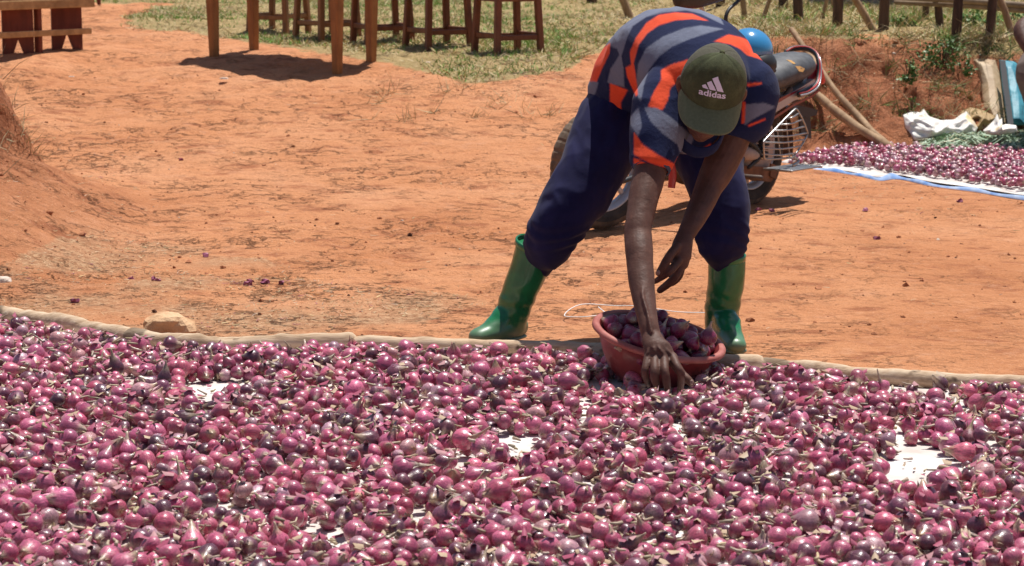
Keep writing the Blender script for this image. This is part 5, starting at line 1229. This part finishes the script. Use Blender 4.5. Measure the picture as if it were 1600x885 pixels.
# boots
def W3(px_, D, z): return np.array([(px_-800)/FPX*D*1.0, D, z])
def fixx(px_, D, z):
    q = np.array([0, D, z]); dep = (q-[0, 0, CAMZ])@FW; return np.array([(px_-800)*dep/FPX, D, z])
def boot(shaft, sr, foot, fr_, tdir, lab):
    pr = [limb(px3(shaft), sr, n=28, round_=False), limb([fixx(*q) for q in foot], fr_, n=24, side=np.cross(nrm(np.array(tdir)), [0, 0, 1.]))]
    pr.append(limb([P(*shaft[-2]), fixx(foot[1][0], foot[1][1], .085), fixx(foot[2][0], foot[2][1], .052), fixx(*foot[3])], [(.044, .04), (.042, .038), (.036, .026), (.028, .018)], n=20, side=np.cross(nrm(np.array(tdir)), [0, 0, 1.])))
    def df(V, N):
        V = V+N*(.0035*(1-2*abs(noise3(V, 7, 3))))[:, None]; k = np.exp(-((V[:, 2]-.13)/.05)**2); V = V+N*(k*.0016*np.sin(V[:, 2]*120+8*noise3(V, 7, 2)))[:, None]; V[:, 2] = np.maximum(V[:, 2], .003); return V
    b = remesh('boot', pr, .005, 8, m_boot, man, df)
    top = P(*shaft[0]); ax = nrm(top-P(*shaft[1])); s1 = nrm(np.array([1, 0, 0])-ax*ax[0]); s2_ = np.cross(ax, s1); R_ = sr[0]
    R_ = R_ if np.isscalar(R_) else R_[0]; rings = []
    for rr, hh in ((R_*.97, -.006), (R_*1.05, -.004), (R_*1.06, .012), (R_*1.0, .016), (R_*.95, .010), (R_*.93, -.05)): rings.append((top+ax*hh, s1*rr, s2_*rr))
    V_, F_ = loft(rings, 36, cap=False); mesh('rim', V_, F_, m_boot, b, smooth=True)
    V_, F_ = loft([(top-ax*.012, s1*R_*.95, s2_*R_*.95), (top-ax*.010, s1*R_*.2, s2_*R_*.2)], 24); mesh('lining', V_, F_, m_black, b)
    F3 = [fixx(*q) for q in foot]; V_, F_ = limb([np.array([q[0], q[1], .010]) for q in F3], [((r if np.isscalar(r) else r[0])*1.03, .010) for r in fr_], n=20, side=np.cross(nrm(np.array(tdir)), [0, 0, 1.])); mesh('sole', V_, F_, m_boot, b, smooth=True)
    return b
boot([(836, 386, 6.85), (824, 425, 6.87), (808, 468, 6.89), (798, 498, 6.90), (797, 518, 6.91)], [.064, .060, .054, .051, .047], [(806, 6.93, .040), (792, 6.89, .042), (770, 6.85, .036), (748, 6.815, .028)], [(.040, .042), (.042, .046), (.042, .034), (.034, .026)], (-.75, -.6, 0), None)
boot([(1136, 404, 6.81), (1135, 440, 6.82), (1129, 482, 6.84), (1129, 512, 6.85), (1129, 530, 6.85)], [.0565, .0575, .0565, .053, .048], [(1129, 6.87, .042), (1134, 6.80, .042), (1143, 6.73, .036), (1150, 6.665, .028)], [(.040, .042), (.044, .046), (.043, .034), (.034, .025)], (.3, -.95, 0), None)
# ------------------------------------------------------------------ bowl of onions
m_bowl = M('terracotta_red_bowl', (.29, .05, .04), .35, 0, .5, .15); t = NT(m_bowl); v = t.coord('Object'); n_ = t.noise(v, 13, 5, .6)
t.base(t.mix(t.ramp(n_, [(.58, (0,)*3), (.70, (.55,)*3)]), t.ramp(n_, [(.3, (.19, .024, .024)), (.6, (.26, .042, .038))]), (.50, .30, .27))); t.l(t.ramp(n_, [(.4, (.3,)*3), (.7, (.65,)*3)]), t.b.inputs['Roughness']); t.bump(n_, .001)
m_bowlrim = varied('faded_bowl_rim', (.34, .085, .065), (.44, .15, .12), 20, rough=.5, bump=.001)
rimc = P(1030, 524, 6.21); bz = nrm([.20, -.13, .97]); bx_ = nrm(np.array([1, 0, 0])-bz*bz[0]); by_ = np.cross(bz, bx_); RR = .190
prof = [(.0, -.135), (.085, -.135), (.105, -.130), (.128, -.11), (.150, -.075), (.168, -.035), (.176, -.006), (.180, .0), (.188, .006), (.195, .003), (.197, -.006), (.192, -.012), (.186, -.008)]
inner = [(.0, -.128), (.085, -.128), (.122, -.108), (.146, -.075), (.164, -.035), (.172, -.006), (.178, .003)]
def revolve(pr, n=72):
    V_ = []; F_ = []
    for r, h in pr:
        for i in range(n): a = i*2*math.pi/n; V_.append(rimc+bx_*r*math.cos(a)+by_*r*math.sin(a)+bz*h)
    for j in range(len(pr)-1):
        for i in range(n): F_.append((j*n+i, j*n+(i+1) % n, (j+1)*n+(i+1) % n, (j+1)*n+i))
    return V_, F_
out_p = [(.0, -.140), (.088, -.140), (.104, -.136), (.130, -.112), (.152, -.075), (.170, -.036), (.176, -.016), (.182, -.012)]
bw = MB(); bw.add(*revolve(out_p)); V2, F2 = revolve(inner); bw.add(V2, [f[::-1] for f in F2]); bowl = bw.build('bowl', m_bowl, smooth=True)
tag(bowl, 'round terracotta red bowl heaped with dark onions, between the boots and the onion sheet', 'bowl')
rimp = [(.182, -.012), (.191, -.013), (.198, -.008), (.198, .0), (.192, .006), (.184, .006), (.178, .003)]
V_, F_ = revolve(rimp); mesh('rim', V_, F_, m_bowlrim, bowl, smooth=True)
def bowl_floor(x, y):
    d = math.hypot(x, y)
    if d > .172: return 9
    return np.interp(d, [0, .085, .122, .146, .164, .172], [-.128, -.128, -.108, -.075, -.035, .0])
def candb():
    while True:
        x, y = random.uniform(-.16, .16), random.uniform(-.16, .16)
        if math.hypot(x, y) < .150: yield (x, y)
Qb = deposit(candb(), [random.uniform(.021, .029) for _ in range(140)], bowl_floor, 8, zlim=lambda x, y, r: .034+.045*max(0, 1-math.hypot(x, y)/.14)-.02)
Bm = np.stack([bx_, by_, bz]); Rb = rand_rot(len(Qb), 1.0); kept = 0
for k, q in enumerate(Qb):
    if q[2] < -.07: continue
    w = rimc+q[:3]@Bm
    onion_obj(np.array([*w, q[3]]), Rb[k], DARKV[k % len(DARKV)], 'dark purple onion heaped with others in the red bowl', 'dark onions heaped in the red bowl')
w = P(1106, 527, 6.12); tp_d = nrm([.18, -.05, 1]); uu = nrm(np.cross(tp_d, [0, 1, 0])); vv = np.cross(tp_d, uu)
onion_obj(np.array([*w, .0265]), np.stack([uu, vv, tp_d], 1), LONGV, 'dark onion with an upright dry stalk at the right rim of the bowl', None)
for k, (a_, b_, D_) in enumerate(((1060, 621, 6.0), (1036, 632, 5.95))):
    onion_obj(np.array([*P(a_, b_-6, D_), .021]), rand_rot(1)[0], DARKV[k], ('onion under the index finger of the reaching hand', 'onion lying just under the middle fingertip of the reaching hand')[k], None)
# ------------------------------------------------------------------ second person at the right edge
m_shirt2 = varied('grey_brown_cloth', (.14, .10, .085), (.20, .15, .13), 8, rough=.9, bump=.003)
p2 = empty('person', P(1650, 190, 12.9), 'person bending at the right edge of the photo, mostly cut off, one dark elbow showing', 'person')
b2 = [limb(px3([(1640, 22, 12.9), (1615, 36, 12.85), (1597, 47, 12.8), (1606, 72, 12.7), (1625, 100, 12.6)]), [.06, .06, .052, .042, .03], n=16), limb(px3([(1650, 20, 12.9), (1600, 44, 12.82)]), [.06, .055], n=12),
      limb(px3([(1690, 20, 12.9), (1700, 60, 12.7), (1680, 100, 12.6)]), [.05, .04, .026], n=14), ellipsoid(P(1655, 50, 12.55), np.diag([.075, .09, .11]), 18), limb(px3([(1660, 30, 12.8), (1656, 42, 12.65)]), .055, n=14),
      limb(px3([(1665, 20, 12.9), (1670, 60, 13.2)]), [.10, .10], n=16), limb(px3([(1640, 80, 13.2), (1612, 120, 13.0), (1625, 200, 13.05), (1620, 210, 12.9)]), [.07, .055, .04, .03]), limb(px3([(1700, 80, 13.2), (1700, 130, 13.0), (1700, 205, 13.1), (1705, 212, 12.9)]), [.07, .055, .04, .03])]
for hx in (1625, 1680):
    b2.append(limb(px3([(hx, 98, 12.6), (hx+2, 112, 12.58)]), [(.035, .015), (.04, .014)]))
    for j in range(4): b2.append(limb(px3([(hx-7+5*j, 112, 12.58), (hx-7+5.5*j, 122, 12.57), (hx-6+5*j, 130-abs(j-1.5)*2, 12.6)]), [.009, .009, .007], n=8))
    b2.append(limb(px3([(hx-6, 103, 12.57), (hx-12, 112, 12.55), (hx-11, 119, 12.55)]), [.011, .010, .008], n=8))
bb2 = remesh('body', b2, .007, 3, m_skin, p2)
remesh('shirt', [limb(px3([(1655, 20, 12.75), (1665, 15, 12.9), (1672, 45, 13.15), (1672, 75, 13.25)]), [(.15, .1), (.17, .12), (.17, .12), (.16, .12)], side=(1, 0, 0)), limb(px3([(1650, 22, 12.88), (1622, 34, 12.87)]), [.08, .065]), limb(px3([(1685, 18, 12.9), (1695, 45, 12.8)]), [.08, .065])], .01, 6, m_shirt2, p2, folds(.008, 5, 3))
remesh('trousers', [limb(px3([(1650, 75, 13.25), (1614, 112, 13.02), (1622, 160, 13.05), (1626, 195, 13.05)]), [.11, .10, .075, .06]), limb(px3([(1690, 75, 13.25), (1700, 128, 13.02), (1700, 195, 13.1)]), [.11, .09, .06])], .01, 6, m_shirt2, p2, folds(.008, 5, 8))
